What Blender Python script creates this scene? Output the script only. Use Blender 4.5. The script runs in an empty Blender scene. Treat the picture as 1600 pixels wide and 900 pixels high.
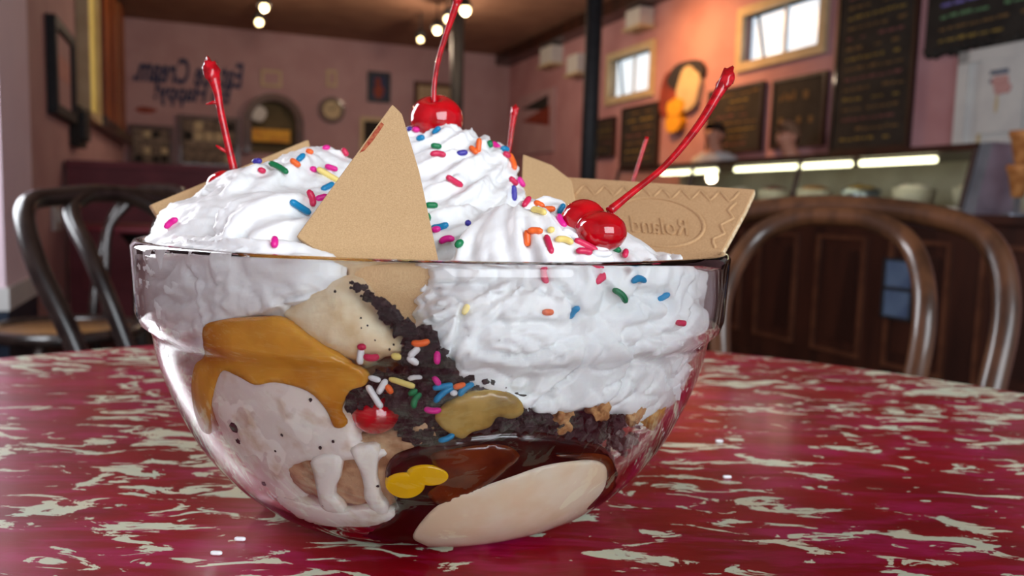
import bpy, bmesh, math, random
import numpy as np
from mathutils import Vector, Matrix, noise
from mathutils.bvhtree import BVHTree
from mathutils.geometry import delaunay_2d_cdt

random.seed(7)
SC = bpy.context.scene
COL = SC.collection
R = math.radians

# ------------------------------------------------------------------ camera
F_PX = 1250.0                       # focal length in pixels of the 1600 x 900 frame
CZ = 0.875                          # camera height
PITCH, ROLL = R(5.85), R(1.7)
FWD = Vector((0, math.cos(PITCH), -math.sin(PITCH)))
_U0 = Vector((0, math.sin(PITCH), math.cos(PITCH)))
_R0 = Vector((1, 0, 0))
RIGHT = _R0 * math.cos(ROLL) + _U0 * math.sin(ROLL)
UP = -_R0 * math.sin(ROLL) + _U0 * math.cos(ROLL)
CAM = Vector((0, 0, CZ))
cd = bpy.data.cameras.new('camera')
cam = bpy.data.objects.new('camera', cd)
COL.objects.link(cam)
cd.sensor_width = 36
cd.lens = F_PX * 36 / 1600
cd.clip_start = 0.01
cd.dof.use_dof = True
cd.dof.focus_distance = 0.262
cd.dof.aperture_fstop = 12.5
m = Matrix((RIGHT, UP, -FWD)).transposed().to_4x4()
m.translation = CAM
cam.matrix_world = m
SC.camera = cam

# ------------------------------------------------------------------ world, daylight, exposure
w = bpy.data.worlds.new('world')
SC.world = w
w.use_nodes = True
w.node_tree.nodes['Background'].inputs[0].default_value = (0.80, 0.88, 1.0, 1)
w.node_tree.nodes['Background'].inputs[1].default_value = 0.30


def area_light(name, loc, target, sx, sy, power, col):
    ld = bpy.data.lights.new(name, 'AREA')
    ld.shape = 'RECTANGLE'
    ld.size, ld.size_y, ld.energy, ld.color = sx, sy, power, col
    o = bpy.data.objects.new(name, ld)
    COL.objects.link(o)
    o.location = loc
    o.rotation_euler = (Vector(target) - Vector(loc)).to_track_quat('-Z', 'Y').to_euler()
    return o


# shop windows of the front wall behind the photographer
area_light('daylight_front_window', (1.15, -1.7, 1.45), (0, .3, .85), 1.9, 1.6, 74, (.88, .94, 1))
area_light('daylight_corner_window', (-1.2, -1.35, 1.45), (-.1, .4, .85), 1.3, 1.6, 22, (.88, .94, 1))
area_light('daylight_side_window', (-1.461, 1.465, 1.6), (-.531, 1.829, 1.55), .95, 1.3, 58, (.90, .94, 1))

vs = SC.view_settings
vs.view_transform = 'Standard'
vs.look = 'None'
vs.gamma = 1
vs.exposure = 0.0
vs.use_curve_mapping = False
SC.cycles.max_bounces = 14
SC.cycles.transmission_bounces = 12
SC.cycles.transparent_max_bounces = 16
SC.cycles.glossy_bounces = 5
SC.cycles.diffuse_bounces = 4
SC.cycles.sample_clamp_indirect = 6


# ------------------------------------------------------------------ helpers
def ray(px, py):
    d = FWD * F_PX + RIGHT * (px - 800) + UP * (450 - py)
    return d.normalized()


def P(px, py, Y):
    """The point of the place that is seen at a pixel, at the distance Y in front of the camera."""
    d = ray(px, py)
    return CAM + d * (Y / d.y)


def tag(o, label=None, cat=None, group=None, kind=None):
    for k, v in (('label', label), ('category', cat), ('group', group), ('kind', kind)):
        if v:
            o[k] = v
    return o


def empty(name, loc, label=None, cat=None, group=None, kind=None):
    o = bpy.data.objects.new(name, None)
    COL.objects.link(o)
    o.empty_display_size = .02
    o.location = loc
    return tag(o, label, cat, group, kind)


def mob(name, verts, faces, mat, parent=None, smooth=True, label=None, cat=None, group=None, kind=None, origin=None):
    """One mesh object with its origin in its own middle; vertices come in world space."""
    v = np.array([tuple(p) for p in verts], dtype=np.float64)
    if origin is None:
        lo, hi = v.min(0), v.max(0)
        c = Vector(((lo[0] + hi[0]) / 2, (lo[1] + hi[1]) / 2, lo[2]))
    else:
        c = Vector(origin)
    v = v - np.array(c)
    me = bpy.data.meshes.new(name)
    me.from_pydata(v.tolist(), [], [tuple(int(i) for i in f) for f in faces])
    me.validate()
    if smooth:
        me.polygons.foreach_set('use_smooth', [True] * len(me.polygons))
    if mat:
        me.materials.append(mat)
    o = bpy.data.objects.new(name, me)
    COL.objects.link(o)
    if parent is not None:
        o.parent = parent
        pl = parent.location.copy()
        q = parent.parent
        while q is not None:
            pl += q.location
            q = q.parent
        o.location = c - pl
    else:
        o.location = c
    return tag(o, label, cat, group, kind)


class MB:
    """Collects simple shapes of one part."""
    def __init__(self):
        self.v, self.f = [], []

    def add(self, v, f):
        n = len(self.v)
        self.v += [tuple(p) for p in v]
        self.f += [tuple(i + n for i in q) for q in f]
        return self

    def box(self, c, s, rz=0.0):
        hx, hy, hz = s[0] / 2, s[1] / 2, s[2] / 2
        ca, sa = math.cos(rz), math.sin(rz)
        v = []
        for x, y, z in ((-1, -1, -1), (1, -1, -1), (1, 1, -1), (-1, 1, -1), (-1, -1, 1), (1, -1, 1), (1, 1, 1), (-1, 1, 1)):
            x, y, z = x * hx, y * hy, z * hz
            v.append((c[0] + x * ca - y * sa, c[1] + x * sa + y * ca, c[2] + z))
        return self.add(v, BOXF)

    def tube(self, pts, rad, n=10, cap=True):
        v, f = tube_data(pts, rad, n, cap)
        return self.add(v, f)

    def lathe(self, c, prof, n=32, closed=False):
        v, f = lathe_data(c, prof, n, closed)
        return self.add(v, f)

    def build(self, name, mat, parent=None, smooth=False, **k):
        return mob(name, self.v, self.f, mat, parent, smooth, **k)


BOXF = [(0, 3, 2, 1), (4, 5, 6, 7), (0, 1, 5, 4), (1, 2, 6, 5), (2, 3, 7, 6), (3, 0, 4, 7)]


def frames(pts):
    pts = [Vector(p) for p in pts]
    T = []
    for i in range(len(pts)):
        a, b = pts[max(i - 1, 0)], pts[min(i + 1, len(pts) - 1)]
        d = b - a
        T.append(d.normalized() if d.length > 1e-9 else Vector((0, 0, 1)))
    ref = Vector((0, 0, 1)) if abs(T[0].z) < .9 else Vector((1, 0, 0))
    N = [(ref - T[0] * ref.dot(T[0])).normalized()]
    for i in range(1, len(pts)):
        n = N[-1] - T[i] * N[-1].dot(T[i])
        N.append(n.normalized() if n.length > 1e-6 else N[-1])
    return pts, T, N, [t.cross(n) for t, n in zip(T, N)]


def tube_data(pts, rad, n=10, cap=True, lobes=0, amp=0.0, twist=0.0):
    pts, T, N, B = frames(pts)
    if not hasattr(rad, '__len__'):
        rad = [rad] * len(pts)
    v, f = [], []
    for i, p in enumerate(pts):
        for k in range(n):
            a = 2 * math.pi * k / n
            r = rad[i]
            if lobes:
                c = math.cos(lobes * (a + twist * i))
                r *= 1 + amp * (c if c > 0 else c * .8)
            v.append(p + (N[i] * math.cos(a) + B[i] * math.sin(a)) * r)
    for i in range(len(pts) - 1):
        for k in range(n):
            k2 = (k + 1) % n
            f.append((i * n + k, i * n + k2, (i + 1) * n + k2, (i + 1) * n + k))
    if cap:
        f.append(tuple(reversed(range(n))))
        f.append(tuple(range((len(pts) - 1) * n, len(pts) * n)))
    return v, f


def lathe_data(c, prof, n=32, closed=False):
    v, f = [], []
    m_ = len(prof)
    for k in range(n):
        a = 2 * math.pi * k / n
        for r, z in prof:
            v.append((c[0] + r * math.cos(a), c[1] + r * math.sin(a), c[2] + z))
    for k in range(n):
        k2 = (k + 1) % n
        for i in range(m_ if closed else m_ - 1):
            j = (i + 1) % m_
            f.append((k * m_ + i, k2 * m_ + i, k2 * m_ + j, k * m_ + j))
    if not closed:
        f.append(tuple(k * m_ for k in reversed(range(n))))
        f.append(tuple(k * m_ + m_ - 1 for k in range(n)))
    return v, f


def smooth_path(ctrl, n):
    """Catmull-Rom through the control points (tuples of any length), n samples per span."""
    c = [np.array(p, float) for p in ctrl]
    c = [2 * c[0] - c[1]] + c + [2 * c[-1] - c[-2]]
    out = []
    for i in range(1, len(c) - 2):
        for k in range(n):
            t = k / n
            out.append(.5 * ((2 * c[i]) + (c[i + 1] - c[i - 1]) * t + (2 * c[i - 1] - 5 * c[i] + 4 * c[i + 1] - c[i + 2]) * t * t
                             + (3 * c[i] - c[i - 1] - 3 * c[i + 1] + c[i + 2]) * t ** 3))
    out.append(c[-2])
    return out


def smooth_loop(ctrl, n):
    c = [np.array(p, float) for p in ctrl]
    m_ = len(c)
    out = []
    for i in range(m_):
        p0, p1, p2, p3 = c[i - 1], c[i], c[(i + 1) % m_], c[(i + 2) % m_]
        for k in range(n):
            t = k / n
            out.append(.5 * ((2 * p1) + (p2 - p0) * t + (2 * p0 - 5 * p1 + 4 * p2 - p3) * t * t + (3 * p1 - p0 - 3 * p2 + p3) * t ** 3))
    return out


_ico_cache = {}


def ico(sub):
    if sub not in _ico_cache:
        bm = bmesh.new()
        bmesh.ops.create_icosphere(bm, subdivisions=sub, radius=1)
        _ico_cache[sub] = ([v.co.copy() for v in bm.verts], [tuple(v.index for v in f.verts) for f in bm.faces])
        bm.free()
    return _ico_cache[sub]


# ------------------------------------------------------------------ materials
def mat(name, col, rough=.5, col2=None, scale=8.0, lo=.4, hi=.6, detail=4.0, metal=0.0, bump=0.0, bscale=None, bdist=.002,
        spec=.5, coat=0.0, sss=0.0, sss_r=(1, .8, .6), sss_scale=.004, emit=0.0, ecol=None, stretch=None, transmission=0.0, ior=1.45, sheen=0.0):
    mt = bpy.data.materials.new(name)
    mt.use_nodes = True
    nt = mt.node_tree
    b = nt.nodes['Principled BSDF']
    b.inputs['Base Color'].default_value = (*col, 1)
    b.inputs['Roughness'].default_value = rough
    b.inputs['Metallic'].default_value = metal
    b.inputs['Specular IOR Level'].default_value = spec
    b.inputs['Coat Weight'].default_value = coat
    b.inputs['Coat Roughness'].default_value = .06
    b.inputs['IOR'].default_value = ior
    b.inputs['Transmission Weight'].default_value = transmission
    if sss:
        b.inputs['Subsurface Weight'].default_value = sss
        b.inputs['Subsurface Radius'].default_value = sss_r
        b.inputs['Subsurface Scale'].default_value = sss_scale
    if emit:
        b.inputs['Emission Color'].default_value = (*(ecol or col), 1)
        b.inputs['Emission Strength'].default_value = emit
    if col2 or bump:
        tc = nt.nodes.new('ShaderNodeTexCoord')
        mp = nt.nodes.new('ShaderNodeMapping')
        nt.links.new(tc.outputs['Object'], mp.inputs[0])
        if stretch:
            mp.inputs['Scale'].default_value = stretch
    if col2:
        nz = nt.nodes.new('ShaderNodeTexNoise')
        nz.inputs['Scale'].default_value = scale
        nz.inputs['Detail'].default_value = detail
        nt.links.new(mp.outputs[0], nz.inputs[0])
        cr = nt.nodes.new('ShaderNodeValToRGB')
        cr.color_ramp.elements[0].position, cr.color_ramp.elements[1].position = lo, hi
        cr.color_ramp.elements[0].color, cr.color_ramp.elements[1].color = (*col, 1), (*col2, 1)
        nt.links.new(nz.outputs[0], cr.inputs[0])
        nt.links.new(cr.outputs[0], b.inputs['Base Color'])
    if bump:
        n2 = nt.nodes.new('ShaderNodeTexNoise')
        n2.inputs['Scale'].default_value = bscale or scale
        n2.inputs['Detail'].default_value = 4
        nt.links.new(mp.outputs[0], n2.inputs[0])
        bp = nt.nodes.new('ShaderNodeBump')
        bp.inputs['Strength'].default_value = bump
        bp.inputs['Distance'].default_value = bdist
        nt.links.new(n2.outputs[0], bp.inputs['Height'])
        nt.links.new(bp.outputs[0], b.inputs['Normal'])
    return mt


def srgb(r, g, b):
    return tuple(((c / 255) / 12.92 if c / 255 <= .04045 else ((c / 255 + .055) / 1.055) ** 2.4) for c in (r, g, b))


def table_paint():
    """Worn red paint over a pale mint undercoat, with a magenta wash."""
    mt = bpy.data.materials.new('worn_red_table_paint')
    mt.use_nodes = True
    nt = mt.node_tree
    N, L = nt.nodes, nt.links
    b = N['Principled BSDF']
    tc = N.new('ShaderNodeTexCoord')

    def noise_(scale, sx, sy, rot, detail, rough, dist):
        mp = N.new('ShaderNodeMapping')
        mp.inputs['Scale'].default_value = (sx, sy, 1)
        mp.inputs['Rotation'].default_value = (0, 0, rot)
        L.new(tc.outputs['Object'], mp.inputs[0])
        nz = N.new('ShaderNodeTexNoise')
        nz.inputs['Scale'].default_value = scale
        nz.inputs['Detail'].default_value = detail
        nz.inputs['Roughness'].default_value = rough
        nz.inputs['Distortion'].default_value = dist
        L.new(mp.outputs[0], nz.inputs[0])
        return nz.outputs[0]

    def ramp(v, a, c, c0=(0, 0, 0), c1=(1, 1, 1)):
        r = N.new('ShaderNodeValToRGB')
        r.color_ramp.elements[0].position, r.color_ramp.elements[1].position = a, c
        r.color_ramp.elements[0].color, r.color_ramp.elements[1].color = (*c0, 1), (*c1, 1)
        L.new(v, r.inputs[0])
        return r.outputs[0]

    def math_(op, a, c):
        q = N.new('ShaderNodeMath')
        q.operation = op
        for i, s in enumerate((a, c)):
            if isinstance(s, (int, float)):
                q.inputs[i].default_value = s
            else:
                L.new(s, q.inputs[i])
        return q.outputs[0]

    def mix(fac, a, c):
        q = N.new('ShaderNodeMix')
        q.data_type = 'RGBA'
        L.new(fac, q.inputs['Factor'])
        for i, s in ((6, a), (7, c)):
            if isinstance(s, tuple):
                q.inputs[i].default_value = (*s, 1)
            else:
                L.new(s, q.inputs[i])
        return q.outputs[2]

    patches = noise_(60, .54, 1.3, R(7), 6, .60, 1.0)          # the chips
    where = noise_(7, 1, 1, R(20), 2, .5, 0)                      # where chips gather
    grain = noise_(150, .3, 2.2, R(16), 3, .6, .3)
    chips = math_('ADD', math_('ADD', patches, math_('MULTIPLY', math_('SUBTRACT', where, .5), .34)), math_('MULTIPLY', math_('SUBTRACT', grain, .5), .12))
    mask = ramp(chips, .562, .574)
    wash = ramp(math_('ADD', noise_(30, .5, 1.5, R(14), 5, .62, 1.0), math_('MULTIPLY', math_('SUBTRACT', grain, .5), .35)), .46, .66)
    red = ramp(noise_(20, .7, 1.3, R(10), 4, .6, .5), .3, .7, srgb(118, 0, 10), srgb(156, 6, 28))
    magenta = srgb(186, 34, 104)
    wf = N.new('ShaderNodeMath')
    wf.operation = 'MULTIPLY'
    L.new(wash, wf.inputs[0])
    wf.inputs[1].default_value = .55
    base = mix(wf.outputs[0], red, magenta)
    pale = ramp(noise_(60, 1, 1, 0, 3, .5, 0), .3, .7, srgb(226, 222, 192), srgb(206, 220, 196))
    L.new(mix(mask, base, pale), b.inputs['Base Color'])
    b.inputs['Roughness'].default_value = .34
    b.inputs['Specular IOR Level'].default_value = .35
    b.inputs['Coat Weight'].default_value = .25
    b.inputs['Coat Roughness'].default_value = .12
    bp = N.new('ShaderNodeBump')
    bp.inputs['Strength'].default_value = .25
    bp.inputs['Distance'].default_value = .0006
    L.new(chips, bp.inputs['Height'])
    L.new(bp.outputs[0], b.inputs['Normal'])
    return mt


def thin_glass(name, tint=(.97, .985, .98), rough=.0, strength=1.0):
    """A clear pane thin enough that it does not bend what lies behind it."""
    mt = bpy.data.materials.new(name)
    mt.use_nodes = True
    nt = mt.node_tree
    nt.nodes.remove(nt.nodes['Principled BSDF'])
    out = nt.nodes['Material Output']
    tr = nt.nodes.new('ShaderNodeBsdfTransparent')
    tr.inputs[0].default_value = (*tint, 1)
    gl = nt.nodes.new('ShaderNodeBsdfAnisotropic')
    gl.inputs['Roughness'].default_value = rough
    lw = nt.nodes.new('ShaderNodeLayerWeight')
    lw.inputs[0].default_value = .5
    pw = nt.nodes.new('ShaderNodeMath')
    pw.operation = 'POWER'
    pw.inputs[1].default_value = 5
    nt.links.new(lw.outputs['Facing'], pw.inputs[0])
    fr = nt.nodes.new('ShaderNodeMath')
    fr.operation = 'MULTIPLY_ADD'
    fr.inputs[1].default_value = .9
    fr.inputs[2].default_value = .04
    nt.links.new(pw.outputs[0], fr.inputs[0])
    mx = nt.nodes.new('ShaderNodeMixShader')
    nt.links.new(fr.outputs[0], mx.inputs[0])
    nt.links.new(tr.outputs[0], mx.inputs[1])
    nt.links.new(gl.outputs[0], mx.inputs[2])
    nt.links.new(mx.outputs[0], out.inputs[0])
    return mt


M = {
    'table': table_paint(),
    'table_edge': mat('red_edge_paint', srgb(140, 8, 20), .3, srgb(110, 4, 14), 30),
    'iron': mat('cast_iron', srgb(30, 28, 28), .5, srgb(44, 40, 38), 40),
    'bowl': mat('clear_bowl_glass', (.985, .99, .99), 0.0, transmission=1.0, ior=1.46),
    'cream': mat('whipped_cream', (.90, .91, .91), .42, sss=.25, sss_r=(1, .9, .8), sss_scale=.002, spec=.35, bump=.25, bscale=420, bdist=.0006),
    'wafer': mat('wafer', srgb(202, 168, 126), .75, srgb(180, 146, 104), 2600, .3, .75, detail=3, bump=.3, bscale=2000, bdist=.0004, spec=.2),
    'wafer2': mat('embossed_wafer', srgb(202, 164, 122), .75, srgb(182, 144, 102), 1500, .3, .75, detail=4, bump=.5, bscale=700, bdist=.0005, spec=.2),
    'wafer_side': mat('wafer_edge', srgb(232, 212, 178), .8, srgb(206, 176, 132), 700, spec=.2),
    'syrup_stain': mat('cherry_syrup_stain', srgb(150, 46, 26), .6, srgb(176, 96, 60), 900),
    'cherry': mat('maraschino_cherry', srgb(206, 4, 22), .08, srgb(168, 0, 14), 90, sss=.25, sss_r=(1, .08, .05), sss_scale=.004, coat=.6),
    'stem': mat('cherry_stem', srgb(200, 10, 28), .25, srgb(150, 4, 16), 300, coat=.3),
    'vanilla': mat('vanilla_ice_cream', srgb(240, 226, 194), .5, srgb(216, 184, 134), 120, .38, .75, sss=.3, sss_scale=.002, bump=.4, bscale=500, bdist=.0008),
    'ice_white': mat('pale_ice_cream', srgb(248, 240, 232), .42, srgb(210, 180, 148), 110, .50, .76, sss=.25, sss_scale=.002, bump=.15, bscale=300, bdist=.0006),
    'ice_peach': mat('peach_ice_cream', srgb(252, 234, 210), .4, srgb(246, 220, 188), 60, sss=.25, sss_scale=.002),
    'ice_tan': mat('tan_ice_cream', srgb(208, 172, 134), .5, srgb(160, 116, 80), 110, bump=.5, bscale=300),  # tan and brown mottling of the ice cream itself
    'caramel': mat('caramel_sauce', srgb(222, 160, 58), .16, srgb(186, 118, 30), 40, sss=.3, sss_r=(1, .5, .15), sss_scale=.003),
    'caramel2': mat('olive_caramel', srgb(186, 152, 82), .18, srgb(146, 114, 56), 90, sss=.25, sss_r=(1, .6, .2), sss_scale=.003),
    'fudge': mat('hot_fudge', srgb(52, 14, 6), .14, srgb(34, 8, 4), 60, coat=.3),
    'amber': mat('amber_fudge_syrup', srgb(112, 46, 12), .14, srgb(52, 14, 6), 70, .35, .7, coat=.3),
    'crumb': mat('chocolate_crumb', srgb(38, 28, 30), .85, srgb(62, 48, 50), 700, .4, .7, bump=.8, bscale=900, bdist=.0008),
    'cookie': mat('cookie_crumb', srgb(190, 142, 92), .85, srgb(150, 100, 58), 300, bump=.8, bscale=600, bdist=.001),
    'caramel_chunk': mat('caramel_chunk', srgb(206, 158, 78), .4, srgb(170, 112, 44), 250, bump=.4, bscale=300),
    'yellow': mat('yellow_candy_shell', srgb(240, 186, 6), .2, coat=.3),
    'gummy': mat('red_gummy', srgb(200, 8, 20), .15, sss=.3, sss_r=(1, .1, .1)),
    'smear': mat('grey_milk_smear', srgb(150, 138, 134), .6, srgb(96, 84, 82), 200, bump=.4, bscale=300),
    'wood': mat('bentwood', srgb(92, 58, 36), .36, srgb(62, 38, 23), 30, stretch=(1, 1, .2), coat=.45),
    'dark_bent': mat('dark_bentwood', srgb(44, 34, 30), .3, srgb(28, 20, 18), 30, coat=.45),
    'cane': mat('cane_seat', srgb(140, 100, 56), .6, srgb(110, 74, 40), 200),
    'pink': mat('pink_wall_paint', srgb(188, 154, 158), .75, srgb(180, 144, 148), 3, bump=.05, bscale=120),
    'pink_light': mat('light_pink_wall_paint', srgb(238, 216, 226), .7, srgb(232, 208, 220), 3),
    'rpink': mat('salmon_wall_paint', srgb(192, 144, 148), .75, srgb(182, 132, 136), 3),
    'ceil': mat('ceiling_paint', srgb(150, 112, 90), .8, srgb(138, 100, 80), 3),
    'floor': mat('dark_floor_boards', srgb(58, 38, 28), .4, srgb(40, 26, 20), 5, stretch=(1, 8, 1)),
    'navy': mat('navy_wainscot', srgb(22, 38, 58), .5, srgb(18, 30, 48), 8),
    'whitish': mat('white_trim_paint', srgb(214, 214, 210), .5, srgb(204, 204, 202), 6),
    'cream_paint': mat('cream_trim_paint', srgb(206, 188, 150), .6, srgb(194, 174, 136), 6),
    'maroon': mat('maroon_paint', srgb(128, 52, 62), .6, srgb(112, 42, 52), 4),
    'black': mat('black_steel', srgb(24, 24, 28), .6, srgb(32, 32, 36), 20),
    'dark_wood': mat('dark_stained_wood', srgb(58, 28, 18), .4, srgb(40, 18, 12), 8, stretch=(1, 1, .15), coat=.2),
    'walnut': mat('counter_moulding', srgb(90, 52, 34), .4, srgb(74, 40, 26), 12, coat=.2),
    'orange_wood': mat('orange_stained_wood', srgb(160, 88, 38), .45, srgb(120, 60, 24), 6, stretch=(1, 1, .2)),
    'chalk': mat('chalkboard', srgb(34, 30, 28), .8, srgb(46, 42, 38), 8),
    'ink_blue': mat('navy_lettering', srgb(34, 48, 92), .6, srgb(28, 40, 80), 20),
    'chalk_tan': mat('tan_chalk', srgb(128, 100, 62), .9, srgb(100, 76, 46), 60),
    'chalk_green': mat('green_chalk', srgb(110, 150, 110), .9, srgb(84, 120, 84), 60),
    'chalk_yellow': mat('yellow_chalk', srgb(150, 128, 66), .9, srgb(124, 102, 46), 60),
    'chalk_pink': mat('pink_chalk', srgb(130, 84, 80), .9, srgb(104, 64, 62), 60),
    'poster_pink': mat('poster_pink_print', srgb(206, 160, 154), .8, srgb(190, 138, 134), 40),
    'chalk_blue': mat('violet_chalk', srgb(130, 120, 190), .9, srgb(100, 92, 160), 60),
    'stone': mat('mottled_grey_collage', srgb(74, 62, 56), .8, srgb(178, 160, 142), 9, .35, .72, detail=8),
    'steel': mat('brushed_steel', srgb(170, 182, 196), .32, srgb(140, 150, 164), 6, metal=.8),
    'case_white': mat('case_liner', srgb(196, 190, 176), .5, srgb(180, 172, 158), 6),
    'tube_light': mat('lit_fluorescent_tube', (1, .95, .7), .5, emit=5.0, ecol=(1, .93, .62)),
    'bulb': mat('lit_bulb', (1, .85, .5), .4, emit=10, ecol=(1, .74, .36)),
    'pane': mat('daylit_pane', (.8, .9, 1), .2, emit=.85, ecol=(.68, .86, 1)),
    'pane_yellow': mat('sunlit_curtain_pane', srgb(226, 206, 120), .6, srgb(206, 180, 90), 5, emit=.25, ecol=srgb(230, 206, 110)),
    'skin': mat('skin', srgb(206, 148, 124), .5, srgb(196, 136, 112), 12, sss=.1),
    'hair': mat('dark_hair', srgb(28, 20, 18), .5, srgb(40, 30, 26), 60),
    'sandy_hair': mat('sandy_hair', srgb(150, 116, 92), .6, srgb(124, 92, 70), 60),
    'shirt_white': mat('white_shirt', srgb(206, 204, 204), .8, srgb(190, 188, 190), 12),
    'shirt_dark': mat('dark_apron', srgb(46, 42, 44), .8, srgb(36, 32, 36), 12),
    'cone': mat('waffle_cone', srgb(190, 128, 72), .7, srgb(160, 98, 48), 30),
    'gold': mat('yellow_paint', srgb(236, 176, 24), .5, srgb(216, 150, 16), 12),
    'rust': mat('rust_red_paint', srgb(150, 62, 40), .6, srgb(120, 44, 30), 12),
    'pane_dark': mat('dim_blue_tone', srgb(92, 108, 132), .15, srgb(76, 90, 116), 6, coat=.4),  # blue-grey of the painted window reflection and of the poster heading
    'case_glass': thin_glass('display_case_glass', (.93, .95, .92)),
}
SPR = {
    'green': mat('green_sugar', srgb(16, 122, 74), .4), 'orange': mat('orange_sugar', srgb(246, 108, 44), .4),
    'blue': mat('blue_sugar', srgb(16, 132, 184), .4), 'magenta': mat('magenta_sugar', srgb(226, 32, 146), .4),
    'crimson': mat('crimson_sugar', srgb(210, 40, 84), .4), 'yellow': mat('yellow_sugar', srgb(240, 216, 126), .4),
    'indigo': mat('indigo_sugar', srgb(64, 56, 158), .4), 'white': mat('white_sugar', srgb(238, 238, 240), .4),
}

# ------------------------------------------------------------------ the room
UDIR = Vector((-.363, .932, 0)).normalized()       # along the side walls, away from the camera
VDIR = Vector((.932, .363, 0)).normalized()        # along the back wall, to the right
CEIL = 3.0


class Wall:
    def __init__(self, o, along, normal):
        self.o, self.a, self.n = Vector(o), Vector(along), Vector(normal)

    def hit(self, px, py, off=0.0):
        d = ray(px, py)
        o = self.o + self.n * off
        t = (o - CAM).dot(self.n) / d.dot(self.n)
        p = CAM + d * t
        return (p - self.o).dot(self.a), p.z

    def pt(self, s, z, off=0.0):
        p = self.o + self.a * s + self.n * off
        return Vector((p.x, p.y, z))

    def box(self, mb, s0, s1, z0, z1, d0, d1):
        v = [self.pt(s, z, d) for z in (z0, z1) for s, d in ((s0, d0), (s1, d0), (s1, d1), (s0, d1))]
        mb.add(v, BOXF)
        return mb

    def rect(self, x0, y0, x1, y1):
        """s0, s1, z0, z1 of what is seen between two pixels."""
        ym = (y0 + y1) / 2
        xm = (x0 + x1) / 2
        s0, s1 = self.hit(x0, ym)[0], self.hit(x1, ym)[0]
        return min(s0, s1), max(s0, s1), self.hit(xm, y1)[1], self.hit(xm, y0)[1]


P1 = Vector((-4.8, 9.9, 0))
P2 = P1 + VDIR * 5.02
BACK = Wall(P1, VDIR, -UDIR)
LEFT = Wall(P1, -UDIR, VDIR)
RIGHTW = Wall(P2, -UDIR, -VDIR)


def wall_slab(name, W, s0, s1, mt, holes=()):
    mb = MB()
    ss = sorted({s0, s1, *[h[0] for h in holes], *[h[1] for h in holes]})
    for a, b in zip(ss, ss[1:]):
        zs = [(0, CEIL)]
        for h in holes:
            if h[0] <= a and b <= h[1]:
                zs = [(0, h[2]), (h[3], CEIL)]
        for z0, z1 in zs:
            W.box(mb, a, b, z0, z1, -.15, 0)
    return mb.build(name, mt, kind='structure')


w1 = RIGHTW.rect(955, 93, 1018, 152)
w2 = RIGHTW.rect(1164, 22, 1283, 92)
w1 = (w1[0], w1[1], 2.06, 2.46)
w2 = (w2[0], w2[1], 2.09, 2.46)
arch_s0, arch_s1, arch_z0, arch_z1 = BACK.rect(380, 148, 472, 240)
wall_slab('wall_back', BACK, -.15, 5.17, M['pink'])
wall_slab('wall_left', LEFT, 0, 12, M['pink'])
wall_slab('wall_right', RIGHTW, -.15, 12, M['rpink'], (w1, w2))
mb = MB()
c0 = P1 - VDIR * .3 + UDIR * .3
quad = [c0, c0 + VDIR * 5.7, c0 + VDIR * 5.7 - UDIR * 12.5, c0 - UDIR * 12.5]
mb.add([(p.x, p.y, CEIL) for p in quad] + [(p.x, p.y, CEIL + .1) for p in quad], BOXF)
mb.build('ceiling', M['ceil'], kind='structure')
fl = MB()
fl.add([(p.x, p.y, -.08) for p in quad] + [(p.x, p.y, 0) for p in quad], BOXF)
fl.build('floor', M['floor'], kind='structure')

# projecting pier at the near end of the left wall, with its wainscot
pier_s = (Vector((-1.97, 3.0, 0)) - P1).dot(-UDIR)
edge = P(46, 300, 3.0)
pd = (edge - P1).dot(VDIR)
mb = MB()
LEFT.box(mb, pier_s, pier_s + .5, 0, CEIL, 0, pd)
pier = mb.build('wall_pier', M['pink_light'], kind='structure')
zcap1, zcap0 = P(25, 432, 2.95).z, P(25, 463, 2.95).z
mb = MB()
LEFT.box(mb, pier_s - .015, pier_s + .515, zcap0, zcap1, 0, pd + .012)
mb.build('wainscot_cap', M['whitish'], pier)
mb = MB()
LEFT.box(mb, pier_s - .008, pier_s + .508, 0, zcap0, 0, pd + .006)
mb.build('wainscot_panel', M['navy'], pier)

# beam along the right wall under the ceiling, with duct boxes
mb = MB()
RIGHTW.box(mb, 0, 9.5, 2.86, CEIL, 0, .22)
mb.build('trim_1', M['dark_wood'], kind='structure')


def framed(W, name, rect, depth, fw, fm, pm, label, cat, **k):
    s0, s1, z0, z1 = rect
    e = empty(name, W.pt((s0 + s1) / 2, z0, 0), label, cat, **k)
    mb = MB()
    for a in ((s0, s1, z0, z0 + fw), (s0, s1, z1 - fw, z1), (s0, s0 + fw, z0 + fw, z1 - fw), (s1 - fw, s1, z0 + fw, z1 - fw)):
        W.box(mb, *a, .002, depth)
    mb.build('frame', fm, e)
    mb = MB()
    W.box(mb, s0 + fw, s1 - fw, z0 + fw, z1 - fw, .002, depth * .55)
    mb.build('picture', pm, e)
    return e


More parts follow.
